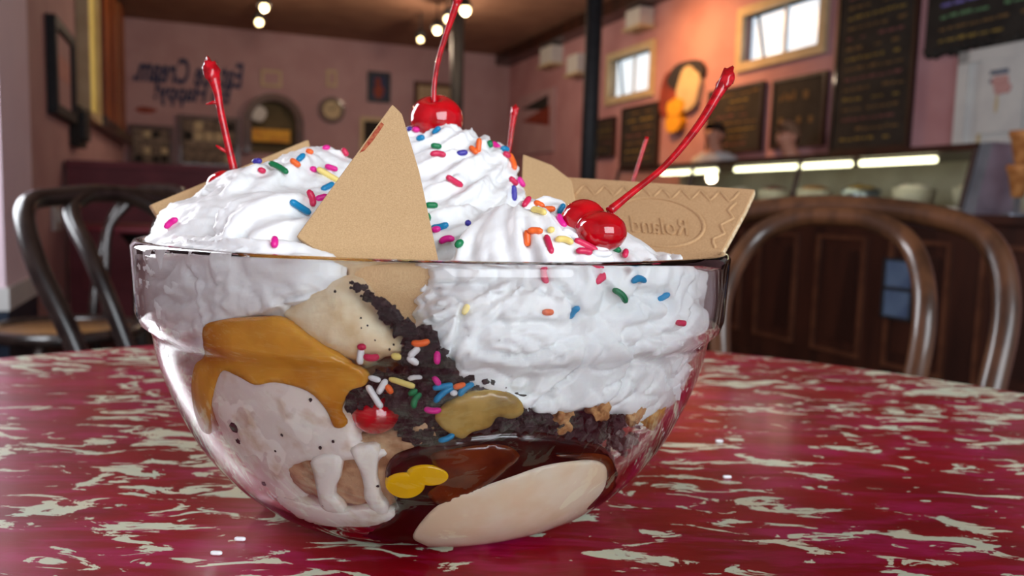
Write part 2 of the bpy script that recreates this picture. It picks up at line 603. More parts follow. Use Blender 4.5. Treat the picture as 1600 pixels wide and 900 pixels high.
def window(W, name, r, dirs, label):
    s0, s1, z0, z1 = r
    e = empty(name, W.pt((s0 + s1) / 2, z0, 0), kind='structure')
    f = .07
    mb = MB()
    for a in ((s0 - f, s1 + f, z0 - f, z0), (s0 - f, s1 + f, z1, z1 + f), (s0 - f, s0, z0, z1), (s1, s1 + f, z0, z1)):
        W.box(mb, *a, -.10, .035)
    mb.build('window_frame', M['cream_paint'], e)
    n = dirs
    for i in range(n):
        a, b = s0 + (s1 - s0) * i / n, s0 + (s1 - s0) * (i + 1) / n
        mb = MB()
        W.box(mb, a + .012, b - .012, z0 + .01, z1 - .01, -.07, -.06)
        mb.build('pane', M['pane'], e)
    for i in range(1, n):
        a = s0 + (s1 - s0) * i / n
        mb = MB()
        W.box(mb, a - .014, a + .014, z0, z1, -.075, -.035)
        mb.build('mullion', M['whitish'], e)
    mb = MB()                              # a slanting branch outside the first pane
    a = s0 + (s1 - s0) * .22
    mb.tube([W.pt(a, z0 + .0, -.05), W.pt(a - .1, z1 - .0, -.05)], .012, 8)
    mb.build('stay_bar', M['black'], e)
    return e


window(RIGHTW, 'window_1', w1, 2, '')
window(RIGHTW, 'window_2', w2, 2, '')


def chalkboard(W, rect, label, colours, rows, tilt=0, wavy=False, seed=1):
    s0, s1, z0, z1 = rect
    rnd = random.Random(seed)
    e = empty('chalkboard', W.pt((s0 + s1) / 2, z0, 0), label, 'chalkboard', 'chalkboard menus on the right wall')
    mb = MB()
    W.box(mb, s0, s1, z0, z1, .002, .03)
    if wavy:
        n = 16
        for i in range(n):
            a = s0 + (s1 - s0) * (i + .5) / n
            c = W.pt(a, z0 + rnd.uniform(-.01, .02), .016)
            vv, ff = ico(1)
            mb.add([c + v * rnd.uniform(.035, .05) * .9 for v in vv], ff)
    mb.build('board', M['chalk'], e)
    if not wavy:
        mb = MB()
        f = .022
        for a in ((s0, s1, z0 - f, z0), (s0, s1, z1, z1 + f), (s0 - f, s0, z0 - f, z1 + f), (s1, s1 + f, z0 - f, z1 + f)):
            W.box(mb, *a, .002, .04)
        mb.build('frame', M['dark_wood'], e)
    for i in range(rows):
        z = z1 - (z1 - z0) * (i + .8) / (rows + .6)
        h = (z1 - z0) / rows * .30
        mb = MB()
        s = s0 + (s1 - s0) * .12
        while s < s1 - (s1 - s0) * .15:
            ln = rnd.uniform(.02, .07) * (s1 - s0) / .6
            if rnd.random() < .8:
                W.box(mb, s, min(s + ln, s1 - .03), z + rnd.uniform(-.1, .1) * h, z + h * rnd.uniform(.5, 1), .031, .033)
            s += ln + .016
        if mb.v:
            mb.build('chalk_line', M[colours[i % len(colours)]], e, kind='stuff')
    return e


CT = ('chalk_tan', 'chalk_yellow', 'chalk_tan', 'chalk_pink')
chalkboard(RIGHTW, RIGHTW.rect(936, 188, 962, 243), 'small dark chalkboard just right of the tall black post under the far window', CT, 5, seed=1)
chalkboard(RIGHTW, RIGHTW.rect(976, 168, 1030, 258), 'dark chalkboard menu below the far window, left of the yellow figure plaque', CT, 7, seed=2)
chalkboard(RIGHTW, RIGHTW.rect(1112, 140, 1192, 236), 'chalkboard menu with tan lines below the near window, right of the yellow figure plaque', CT, 8, seed=3)
chalkboard(RIGHTW, RIGHTW.rect(1214, 124, 1290, 226), 'nearly blank black chalkboard below the near window, beside the tall menu column', ('chalk_tan',), 2, seed=4)
r = RIGHTW.rect(1313, 0, 1428, 230)
chalkboard(RIGHTW, (r[0], r[1], r[2], CEIL - .15), 'very tall black chalkboard menu column reaching up from the counter', CT, 22, seed=5)
r = RIGHTW.rect(1452, 20, 1660, 84)
chalkboard(RIGHTW, (r[0], r[1], RIGHTW.hit(1530, 72)[1], CEIL - .2), 'black chalkboard sign with scalloped edge and coloured lines above the white door',
           ('chalk_yellow', 'chalk_blue', 'chalk_green', 'chalk_tan'), 13, wavy=True, seed=6)

# plaque of a figure with dark hair and yellow clothing
r = RIGHTW.rect(1035, 95, 1108, 210)
e = empty('figure_plaque', RIGHTW.pt((r[0] + r[1]) / 2, r[2], 0), 'cut-out wall plaque in dark brown, cream and yellow between the two windows', 'plaque')


def wall_blob(W, px, py, rx, ry, mt, nm, d0, d1, par, seed=0):
    s, z = W.hit(px, py)
    s2 = W.hit(px + rx, py)[0] - s
    z2 = W.hit(px, py - ry)[1] - z
    pts = []
    for i in range(24):
        a = 2 * math.pi * i / 24
        k = 1 + .16 * noise.noise(Vector((math.cos(a) * 1.5, math.sin(a) * 1.5, seed)))
        pts.append((s + s2 * k * math.cos(a), z + z2 * k * math.sin(a)))
    n = len(pts)
    v = [W.pt(a, b, d0) for a, b in pts] + [W.pt(a, b, d1) for a, b in pts]
    f = [tuple(range(n)), tuple(reversed(range(n, 2 * n)))] + [(i, i + n, (i + 1) % n + n, (i + 1) % n) for i in range(n)]
    return mob(nm, v, f, mt, par, False)


wall_blob(RIGHTW, 1076, 118, 30, 22, M['hair'], 'dark_hair', .002, .04, e, 1)
wall_blob(RIGHTW, 1052, 150, 20, 38, M['rust'], 'rust_panel', .002, .03, e, 5)
wall_blob(RIGHTW, 1082, 140, 18, 34, M['cream_paint'], 'cream_panel', .002, .055, e, 2)
wall_blob(RIGHTW, 1064, 168, 14, 14, M['gold'], 'yellow_top', .002, .07, e, 3)
wall_blob(RIGHTW, 1060, 192, 12, 17, M['gold'], 'yellow_skirt', .002, .065, e, 4)

# duct boxes and pipe on the right wall above the windows
for (x0, y0, x1, y1, lab) in ((862, 66, 880, 102, 'small white wall box high up left of the tall black post'),
                              (905, 88, 922, 116, 'small white wall box against the tall black post near the ceiling'),
                              (1000, 2, 1022, 44, 'white duct box under the ceiling above the far window')):
    rr = RIGHTW.rect(x0, y0, x1, y1)
    e = empty('duct_box', RIGHTW.pt(rr[0], rr[2], 0), lab, 'duct box', 'duct boxes on the right wall')
    mb = MB()
    RIGHTW.box(mb, rr[0], rr[1], rr[2], min(rr[3], 2.84), .002, .16)
    mb.build('casing', M['whitish'], e)
    mb = MB()
    RIGHTW.box(mb, rr[0] - .03, rr[1] + .03, rr[2] - .03, rr[2], .002, .18)
    mb.build('lip', M['cream_paint'], e)

# pennant and its pale board at the far end of the right wall
r = RIGHTW.rect(812, 145, 868, 240)
e = empty('notice_board', RIGHTW.pt(r[0], r[2], 0), 'pale board with a dark and an orange pennant at the far end of the wall', 'board')
mb = MB()
RIGHTW.box(mb, r[0], r[1], r[2], r[3], .002, .03)
mb.build('panel', M['pink'], e)
for (x0, y0, x1, y1, mt, nm) in ((816, 160, 856, 172, 'chalk', 'dark_pennant'), (816, 176, 858, 196, 'rust', 'orange_pennant')):
    a, z1 = RIGHTW.hit(x0, y0, .03)
    b_, z0 = RIGHTW.hit(x1, y1, .03)
    tri = [(a, (z0 + z1) / 2), (b_, z0), (b_, z1)]
    v = [RIGHTW.pt(s, z, d) for d in (.031, .04) for s, z in tri]
    mob(nm, v, [(0, 1, 2), (5, 4, 3), (0, 3, 4, 1), (1, 4, 5, 2), (2, 5, 3, 0)], M[mt], e, False)

# door on the right
d0 = RIGHTW.hit(1503, 150)[0]
d1 = d0 + .95
ztop = RIGHTW.hit(1550, 76)[1]
e = empty('door_1', RIGHTW.pt((d0 + d1) / 2, 0, 0), kind='structure')
mb = MB()
for a in ((d0, d0 + .07, 0, ztop), (d1 - .07, d1, 0, ztop), (d0, d1, ztop - .07, ztop)):
    RIGHTW.box(mb, *a, .002, .05)
mb.build('door_frame', M['whitish'], e)
mb = MB()
RIGHTW.box(mb, d0 + .07, d1 - .07, 0, ztop - .07, .002, .03)
mb.build('door_leaf', M['whitish'], e)
mb = MB()
for a in ((d0 + .15, d1 - .15, 1.2, 1.22), (d0 + .15, d1 - .15, ztop - .2, ztop - .18), (d0 + .15, d0 + .17, 1.22, ztop - .2), (d1 - .17, d1 - .15, 1.22, ztop - .2)):
    RIGHTW.box(mb, *a, .03, .04)
mb.build('door_moulding', M['cream_paint'], e)
s0, z1 = RIGHTW.hit(1543, 96)
s1, z0 = RIGHTW.hit(1604, 205)
e = empty('poster', RIGHTW.pt(s0, z0, 0), 'white poster with a pink ice cream bunch taped on the white door', 'poster')
mb = MB()
RIGHTW.box(mb, s0, s1, z0, z1, .041, .045)
mb.build('sheet', M['whitish'], e)
mb = MB()
for i in range(2):
    RIGHTW.box(mb, s0 + .06, s1 - .1, z1 - .09 - i * .045, z1 - .065 - i * .045, .045, .047)
mb.build('heading_lines', M['pane_dark'], e)
for i, (x, y, q) in enumerate(((1567, 128, 8), (1578, 126, 8), (1572, 140, 9), (1582, 138, 8))):
    wall_blob(RIGHTW, x, y, q, q, M['poster_pink'], 'ice_cream_ball', .045, .05 + i * .001, e, i)
wall_blob(RIGHTW, 1566, 164, 2.5, 15, M['cream_paint'], 'stick', .045, .049, e, 9)

# ---------------------------------------------------------------- back wall
cs, cz = BACK.hit(518, 172)
cr = (BACK.hit(538, 172)[0] - BACK.hit(498, 172)[0]) / 2
e = empty('wall_clock', BACK.pt(cs, cz - cr, 0), 'round wall clock with a brown rim right of the arch', 'clock')


def disc(W, s, z, r0, r1, d0, d1, nm, mt, par, n=40):
    prof = [(r0, d0), (r1, d0), (r1, d1), (r0, d1)]
    v, f = [], []
    for i in range(n):
        a = 2 * math.pi * i / n
        for rr, d in prof:
            v.append(W.pt(s + rr * math.cos(a), z + rr * math.sin(a), d))
    for i in range(n):
        j = (i + 1) % n
        for k in range(4):
            l = (k + 1) % 4
            f.append((i * 4 + k, j * 4 + k, j * 4 + l, i * 4 + l))
    return mob(nm, v, f, mt, par, False)


disc(BACK, cs, cz, cr * .7, cr, .002, .06, 'rim', M['walnut'], e)
disc(BACK, cs, cz, .001, cr * .72, .002, .03, 'face', M['cream_paint'], e)
for a, l in ((50, .5), (160, .36)):
    mb = MB()
    mb.tube([BACK.pt(cs, cz, .036), BACK.pt(cs + cr * l * math.cos(R(a)), cz + cr * l * math.sin(R(a)), .036)], .006, 6)
    mb.build('hand', M['black'], e)

e = framed(BACK, 'framed_picture', BACK.rect(574, 113, 609, 160), .05, .05, M['navy'], M['ink_blue'], 'navy framed picture of an orange shape, right of the wall clock', 'picture')
wall_blob(BACK, 591, 143, 8, 11, M['rust'], 'orange_shape', .03, .034, e, 2)
wall_blob(BACK, 590, 128, 5, 6, M['rust'], 'orange_top', .03, .034, e, 6)
e = framed(BACK, 'small_notice', BACK.rect(562, 184, 606, 236), .03, .05, M['cream_paint'], M['chalk'], 'small cream framed dark notice below the navy picture', 'notice')
r = BACK.rect(646, 130, 712, 200)
e = empty('shutter', BACK.pt((r[0] + r[1]) / 2, r[2], 0), 'tan louvred shutter panel with vertical slats behind the short black post', 'shutter')
mb = MB()
f = .05
for a in ((r[0], r[1], r[2], r[2] + f), (r[0], r[1], r[3] - f, r[3]), (r[0], r[0] + f, r[2], r[3]), (r[1] - f, r[1], r[2], r[3])):
    BACK.box(mb, *a, .002, .05)
mb.build('frame', M['walnut'], e)
for i in range(7):
    a = r[0] + f + (r[1] - r[0] - 2 * f) * i / 7
    mb = MB()
    BACK.box(mb, a + .006, a + (r[1] - r[0] - 2 * f) / 7 - .012, r[2] + f, r[3] - f, .002, .035)
    mb.build('slat', M['cream_paint'], e)
for (x0, y0, x1, y1, lab) in ((408, 110, 440, 136, 'low beige plaque on the back wall above the arch'), (510, 110, 526, 136, 'narrow upright beige plaque above the wall clock')):
    framed(BACK, 'wall_plaque', BACK.rect(x0, y0, x1, y1), .03, .03, M['cream_paint'], M['pink'], lab, 'plaque')
for (x0, y0, x1, y1, lab) in ((202, 196, 272, 262, 'smaller mottled grey collage board at the left end of the back wall'),
                              (278, 182, 374, 262, 'larger mottled grey collage board between the smaller one and the arch')):
    e = framed(BACK, 'collage_board', BACK.rect(x0, y0, x1, y1), .06, .05, M['walnut'], M['stone'], lab, 'board', group='collage boards under the lettering')
    s0, s1, z0, z1 = BACK.rect(x0, y0, x1, y1)
    nx, nz = (5, 4) if x0 > 250 else (4, 4)
    rnd = random.Random(x0)
    for i in range(nx):
        for j in range(nz):
            a0 = s0 + .06 + (s1 - s0 - .12) * i / nx
            a1 = s0 + .06 + (s1 - s0 - .12) * (i + 1) / nx
            b0 = z0 + .06 + (z1 - z0 - .12) * j / nz
            b1 = z0 + .06 + (z1 - z0 - .12) * (j + 1) / nz
            mb = MB()
            BACK.box(mb, a0 + .012, a1 - .012, b0 + .012, b1 - .012, .034, rnd.uniform(.04, .055))
            mb.build('photo', M[rnd.choice(('stone', 'stone', 'stone', 'stone', 'cream_paint', 'chalk'))], e)

# arched niche
cx_, half = (arch_s0 + arch_s1) / 2, (arch_s1 - arch_s0) / 2
zc_ = arch_z1 - half
e = empty('arched_niche', BACK.pt(cx_, arch_z0, 0), 'dark arched niche with a yellow shelf in the back wall', 'niche')
outer, inner = [], []
for i in range(17):
    a = math.pi * i / 16
    outer.append((cx_ + half * math.cos(a), zc_ + half * math.sin(a)))
    inner.append((cx_ + (half - .09) * math.cos(a), zc_ + (half - .09) * math.sin(a)))
outer = [(cx_ + half, arch_z0)] + outer + [(cx_ - half, arch_z0)]
inner = [(cx_ + half - .09, arch_z0)] + inner + [(cx_ - half + .09, arch_z0)]
v, f = [], []
n = len(outer)
for d in (.002, .16):
    v += [BACK.pt(s, z, d) for s, z in outer] + [BACK.pt(s, z, d) for s, z in inner]
for i in range(n - 1):
    f += [(i, i + 1, n + i + 1, n + i), (2 * n + i, 3 * n + i, 3 * n + i + 1, 2 * n + i + 1), (i, 2 * n + i, 2 * n + i + 1, i + 1), (n + i, n + i + 1, 3 * n + i + 1, 3 * n + i)]
mob('arch_surround', v, f, M['walnut'], e, False)
v = [BACK.pt(s, z, .004) for s, z in inner] + [BACK.pt(s, z, .012) for s, z in inner]
f = [tuple(range(n)), tuple(reversed(range(n, 2 * n)))] + [(i, i + n, (i + 1) % n + n, (i + 1) % n) for i in range(n)]
mob('niche_back', v, f, mat('niche_olive_paint', srgb(104, 92, 66), .8, srgb(84, 74, 52), 4), e, False)
mb = MB()
zs = BACK.hit(425, 212)[1]
BACK.box(mb, cx_ - half + .1, cx_ + half * .55, zs - .09, zs + .07, .013, .15)
mb.build('shelf', M['gold'], e)
wall_blob(BACK, 402, 178, 14, 12, M['whitish'], 'white_vase', .02, .12, e, 3)

# lettering, mirrored as in the photograph


def wall_text(W, body, x0, y0, x1, y1, mt, par):
    cu = bpy.data.curves.new('lettering', 'FONT')
    cu.body = body
    cu.extrude = .006
    cu.offset = .022
    cu.shear = -.25
    cu.resolution_u = 3
    t = bpy.data.objects.new('t', cu)
    COL.objects.link(t)
    bpy.context.view_layer.update()
    me = bpy.data.meshes.new_from_object(t.evaluated_get(bpy.context.evaluated_depsgraph_get()))
    bpy.data.objects.remove(t)
    co = np.array([v.co for v in me.vertices])
    lo, hi = co.min(0), co.max(0)
    sa, za = W.hit(x0, (y0 + y1) / 2)[0], W.hit((x0 + x1) / 2, y1)[1]
    sb, zb = W.hit(x1, (y0 + y1) / 2)[0], W.hit((x0 + x1) / 2, y0)[1]
    v = []
    for c in co:
        u, q = (c[0] - lo[0]) / (hi[0] - lo[0]), (c[1] - lo[1]) / (hi[1] - lo[1])
        v.append(W.pt(sb + (sa - sb) * u, za + (zb - za) * q, .004 + (c[2] - lo[2])))
    fs = [tuple(p.vertices) for p in me.polygons]
    bpy.data.meshes.remove(me)
    return mob('lettering', v, fs, mt, par, False)


e = empty('wall_lettering', BACK.pt(BACK.hit(295, 165)[0], BACK.hit(295, 165)[1], 0), 'mirrored navy script lettering on the pink back wall above the collage boards', 'lettering')
wall_text(BACK, 'Eat Ice Cream.', 208, 92, 381, 133, M['ink_blue'], e)
wall_text(BACK, 'Be Happy!', 240, 130, 362, 168, M['ink_blue'], e)
wall_blob(BACK, 228, 172, 17, 5, M['rust'], 'small_flourish', .003, .008, e, 2)

# black posts
for px, Y, lab in ((714, 8.4, 'slim black steel post far back behind the top cherry stem'), (925, 5.4, 'thick black steel post in the middle of the room')):
    b0 = P(px, 120, Y)
    e = empty('steel_post', (b0.x, b0.y, 0), lab, 'post')
    rr = .068 if Y > 6 else .055
    mb = MB()
    mb.lathe((b0.x, b0.y, 0), [(rr, .02), (rr, CEIL - .02)], 20)
    mb.build('shaft', M['black'], e, True)
    mb = MB()
    mb.lathe((b0.x, b0.y, 0), [(rr * 2, 0), (rr * 2, .02)], 20)
    mb.build('base_plate', M['black'], e)
    mb = MB()
    mb.lathe((b0.x, b0.y, 0), [(rr * 1.6, CEIL - .02), (rr * 1.6, CEIL - .001)], 20)
    mb.build('top_plate', M['black'], e)

# ---------------------------------------------------------------- left wall
e = framed(LEFT, 'framed_picture', LEFT.rect(72, 42, 104, 183), .06, .06, M['black'], M['pink'], 'tall black framed picture hung on the left wall', 'picture')
r = LEFT.rect(72, 42, 104, 183)
mb = MB()
LEFT.box(mb, r[0] + .14, r[1] - .2, r[2] + .25, r[3] - .2, .033, .036)
mb.build('print', M['poster_pink'], e)
r = LEFT.rect(108, 168, 119, 229)
e = empty('wall_box', LEFT.pt(r[0], r[2], 0), 'slim dark box mounted on the left wall beside the pale window', 'wall box')
mb = MB()
LEFT.box(mb, r[0], r[1], r[2], r[3], .002, .07)
mb.build('casing', M['chalk'], e)
mb = MB()
LEFT.box(mb, r[0] + .03, r[1] - .03, r[2] + .05, r[3] - .04, .07, .10)
mb.build('handset', M['black'], e)
s0, s1 = sorted((LEFT.hit(121, 100)[0], LEFT.hit(138, 100)[0]))
zb = LEFT.hit(130, 176)[1]
e = empty('window_3', LEFT.pt(s0, zb, 0), kind='structure')
mb = MB()
LEFT.box(mb, s0, s1, zb, CEIL - .06, .002, .05)
mb.build('pane', M['pane_yellow'], e)
mb = MB()
LEFT.box(mb, s1, s1 + .06, zb - .06, CEIL - .05, .002, .09)
LEFT.box(mb, s0 - .06, s1 + .06, zb - .06, zb, .002, .09)
LEFT.box(mb, s0 - .06, s0, zb, CEIL - .05, .002, .09)
mb.build('window_frame', M['cream_paint'], e)
s_end = .25
e = empty('wood_shutter', LEFT.pt(s_end, 1.2, 0), 'orange stained wooden shutters along the left wall past the pale window', 'shutter')
nb = 7
zlo = LEFT.hit(170, 200)[1]
for i in range(nb):
    a = s_end + (s0 - .08 - s_end) * i / nb
    b_ = s_end + (s0 - .08 - s_end) * (i + 1) / nb
    mb = MB()
    LEFT.box(mb, a + .012, b_ - .012, zlo, CEIL - .06, .002, .08 if i % 2 else .05)
    mb.build('board', M['orange_wood' if i not in (0, 2) else 'cream_paint'], e)
mb = MB()
LEFT.box(mb, s_end, s0 - .08, zlo - .08, zlo, .002, .12)
mb.build('ledge', M['dark_wood'], e)
sw = LEFT.hit(86, 338)
e = empty('white_wall_plate', LEFT.pt(sw[0], sw[1], 0), 'small white plate on the left wall seen through the left chair', 'switch')  # plain white plate with a raised middle
mb = MB()
LEFT.box(mb, sw[0] - .13, sw[0] + .13, sw[1] - .09, sw[1] + .09, .002, .02)
mb.build('plate', M['whitish'], e)
mb = MB()
LEFT.box(mb, sw[0] - .03, sw[0] + .03, sw[1] - .04, sw[1] + .04, .02, .035)
mb.build('raised_middle', M['whitish'], e)

# maroon half wall across the room
A = P1 - UDIR * 4.7 + VDIR * .02
HW = Wall(A, VDIR, -UDIR)
zt = 1.10
e = empty('half_wall', HW.pt(1.1, 0, 0), 'maroon panelled half wall dividing the room below the collage boards', 'half wall')
mb = MB()
HW.box(mb, 0, 2.3, 0, zt - .04, -.14, 0)
mb.build('body', M['maroon'], e)
mb = MB()
HW.box(mb, 0, 2.33, zt - .04, zt, -.17, .03)
mb.build('cap_rail', M['maroon'], e)
for i in range(4):
    mb = MB()
    HW.box(mb, .08 + i * .56, .56 + i * .56, .2, zt - .18, 0, .018)
    mb.build('panel', M['maroon'], e)

# ---------------------------------------------------------------- counter and display case
CF = Wall(P2 - VDIR * 1.23, -UDIR, -VDIR)          # the counter's front plane
ce = CF.hit(1700, 350)[0]
cs_ = CF.hit(900, 330)[0]
top = .895
e = empty('shop_counter', CF.pt((cs_ + ce) / 2, 0, -.3), 'long dark stained wooden counter with moulded panels below the display case', 'counter')
mb = MB()
CF.box(mb, cs_, ce, 0, top - .035, -.62, 0)
mb.build('body', M['dark_wood'], e)
mb = MB()
CF.box(mb, cs_ - .03, ce + .03, top - .035, top, -.64, .04)
mb.build('countertop', M['dark_wood'], e)
mb = MB()
CF.box(mb, cs_, ce, 0, .1, 0, .015)
mb.build('plinth', M['dark_wood'], e)
npn = 9
for i in range(npn):
    a = cs_ + (ce - cs_) * i / npn
    b_ = cs_ + (ce - cs_) * (i + 1) / npn
    a, b_ = a + .07, b_ - .07
    mb = MB()
    for q in ((a, b_, .2, .22), (a, b_, .76, .78), (a, a + .02, .22, .76), (b_ - .02, b_, .22, .76)):
        CF.box(mb, *q, 0, .016)
    mb.build('panel_moulding', M['walnut'], e)
    mb = MB()
    CF.box(mb, a + .05, b_ - .05, .27, .71, 0, .01)
    mb.build('panel', M['dark_wood'], e)
s0, z1 = CF.hit(1390, 402)
s1, z0 = CF.hit(1431, 503)
g = empty('window_reflection', CF.pt(s0, z0, .02), 'small framed blue-grey two-pane panel painted as a window reflection on the counter front', 'reflection panel')  # stands in for a window reflection; frame and panes are made up
mb = MB()
for q in ((s0, s1, z0, z0 + .012), (s0, s1, z1 - .012, z1), (s0, s0 + .012, z0, z1), (s1 - .012, s1, z0, z1), (s0, s1, (z0 + z1) / 2 - .008, (z0 + z1) / 2 + .008)):
    CF.box(mb, *q, .0165, .035)
mb.build('frame', M['black'], g)
for q in ((z0 + .012, (z0 + z1) / 2 - .008), ((z0 + z1) / 2 + .008, z1 - .012)):
    mb = MB()
    CF.box(mb, s0 + .012, s1 - .012, *q, .0165, .026)
    mb.build('pane', M['pane_dark'], g)

k1 = CF.hit(1505, 260)[0]
k0 = CF.hit(955, 280)[0]
ct = 1.19
e = empty('display_case', CF.pt((k0 + k1) / 2, top, -.3), 'long glass ice cream display case with a lit tube on the wooden counter', 'display case')
mb = MB()
CF.box(mb, k0, k1, ct - .03, ct, -.62, -.06)
mb.build('top', M['dark_wood'], e)
mb = MB()
CF.box(mb, k0, k1, top, top + .03, -.62, -.0)
mb.build('base', M['case_white'], e)
mb = MB()
CF.box(mb, k0, k1, top + .03, ct - .03, -.62, -.60)
mb.build('back_panel', M['case_white'], e)
mb = MB()
v = [CF.pt(s, z, d) for s, z, d in ((k0, top + .03, -.01), (k1, top + .03, -.01), (k1, ct - .03, -.07), (k0, ct - .03, -.07))]
v += [p + CF.n * .006 for p in v]
mb.add(v, BOXF)
mb.build('front_glass', M['case_glass'], e)
for s in (k0, k0 + (k1 - k0) * .33, k0 + (k1 - k0) * .66, k1):
    mb = MB()
    mb.tube([CF.pt(s, top + .02, -.005), CF.pt(s, ct - .02, -.065)], .013, 8)
    mb.build('glass_post', M['dark_wood'], e)
v = [CF.pt(s, z, d) for s in (k1 + .014, k1 + .07) for z, d in ((top, 0), (ct, -.07), (ct, -.2), (top, -.22))]
mob('end_panel', v, [(0, 1, 2, 3), (7, 6, 5, 4), (0, 4, 5, 1), (1, 5, 6, 2), (2, 6, 7, 3), (3, 7, 4, 0)], M['steel'], e, False)
for i, (x0, x1) in enumerate(((1035, 1120), (1150, 1330), (1345, 1462))):
    a, b_ = CF.hit(x0, 260, -.12)[0], CF.hit(x1, 245, -.12)[0]
    mb = MB()
    mb.tube([CF.pt(a, ct - .055, -.12), CF.pt(b_, ct - .055, -.12)], .014, 10)
    mb.build('light_tube', M['tube_light'], e)
rnd = random.Random(3)
for i in range(9):
    s = k0 + (k1 - k0) * (i + .5) / 9
    t = empty('ice_cream_tub', CF.pt(s, top + .03, -.3),
              'ice cream tub in the lit display case, %s from the left' % ('first', 'second', 'third', 'fourth', 'fifth', 'sixth', 'seventh', 'eighth', 'ninth')[i], 'tub', 'tubs in the display case')
    c = CF.pt(s, top + .03, -.3)
    mb = MB()
    mb.lathe(c, [(.085, 0), (.1, .09), (.094, .09), (.09, .06)], 24)
    mb.build('tub_wall', M['case_white' if i % 3 else 'steel'], t, True)
    mb = MB()
    vv, ff = ico(3)
    mb.add([c + Vector((v.x * .09, v.y * .09, .07 + v.z * .045 * (1 + .3 * noise.noise(v * 2 + Vector((i, 0, 0)))))) for v in vv], ff)
    mb.build('ice_cream', M[('ice_peach', 'vanilla', 'crumb', 'ice_white', 'chalk_pink', 'cookie', 'caramel2', 'ice_white', 'ice_peach')[i]], t, True)

# stack of cones on the counter by the door
c = CF.pt(CF.hit(1588, 330, -.05)[0], top, -.05)
e = empty('cone_stack', c, 'two stacked tan waffle cones standing on the counter at the right edge', 'waffle cones')
for i in range(2):
    z = .07 + i * .13
    mb = MB()
    mb.lathe((c.x, c.y, c.z + z), [(.014, 0), (.022, .003), (.042, .10), (.048, .104), (.048, .126), (.040, .126)], 24)
    mb.build('cone', M['cone'], e, True)
mb = MB()
mb.lathe(c, [(.05, 0), (.05, .008), (.010, .012), (.010, .072)], 24)
mb.build('stand', M['steel'], e, True)

# ---------------------------------------------------------------- people behind the counter


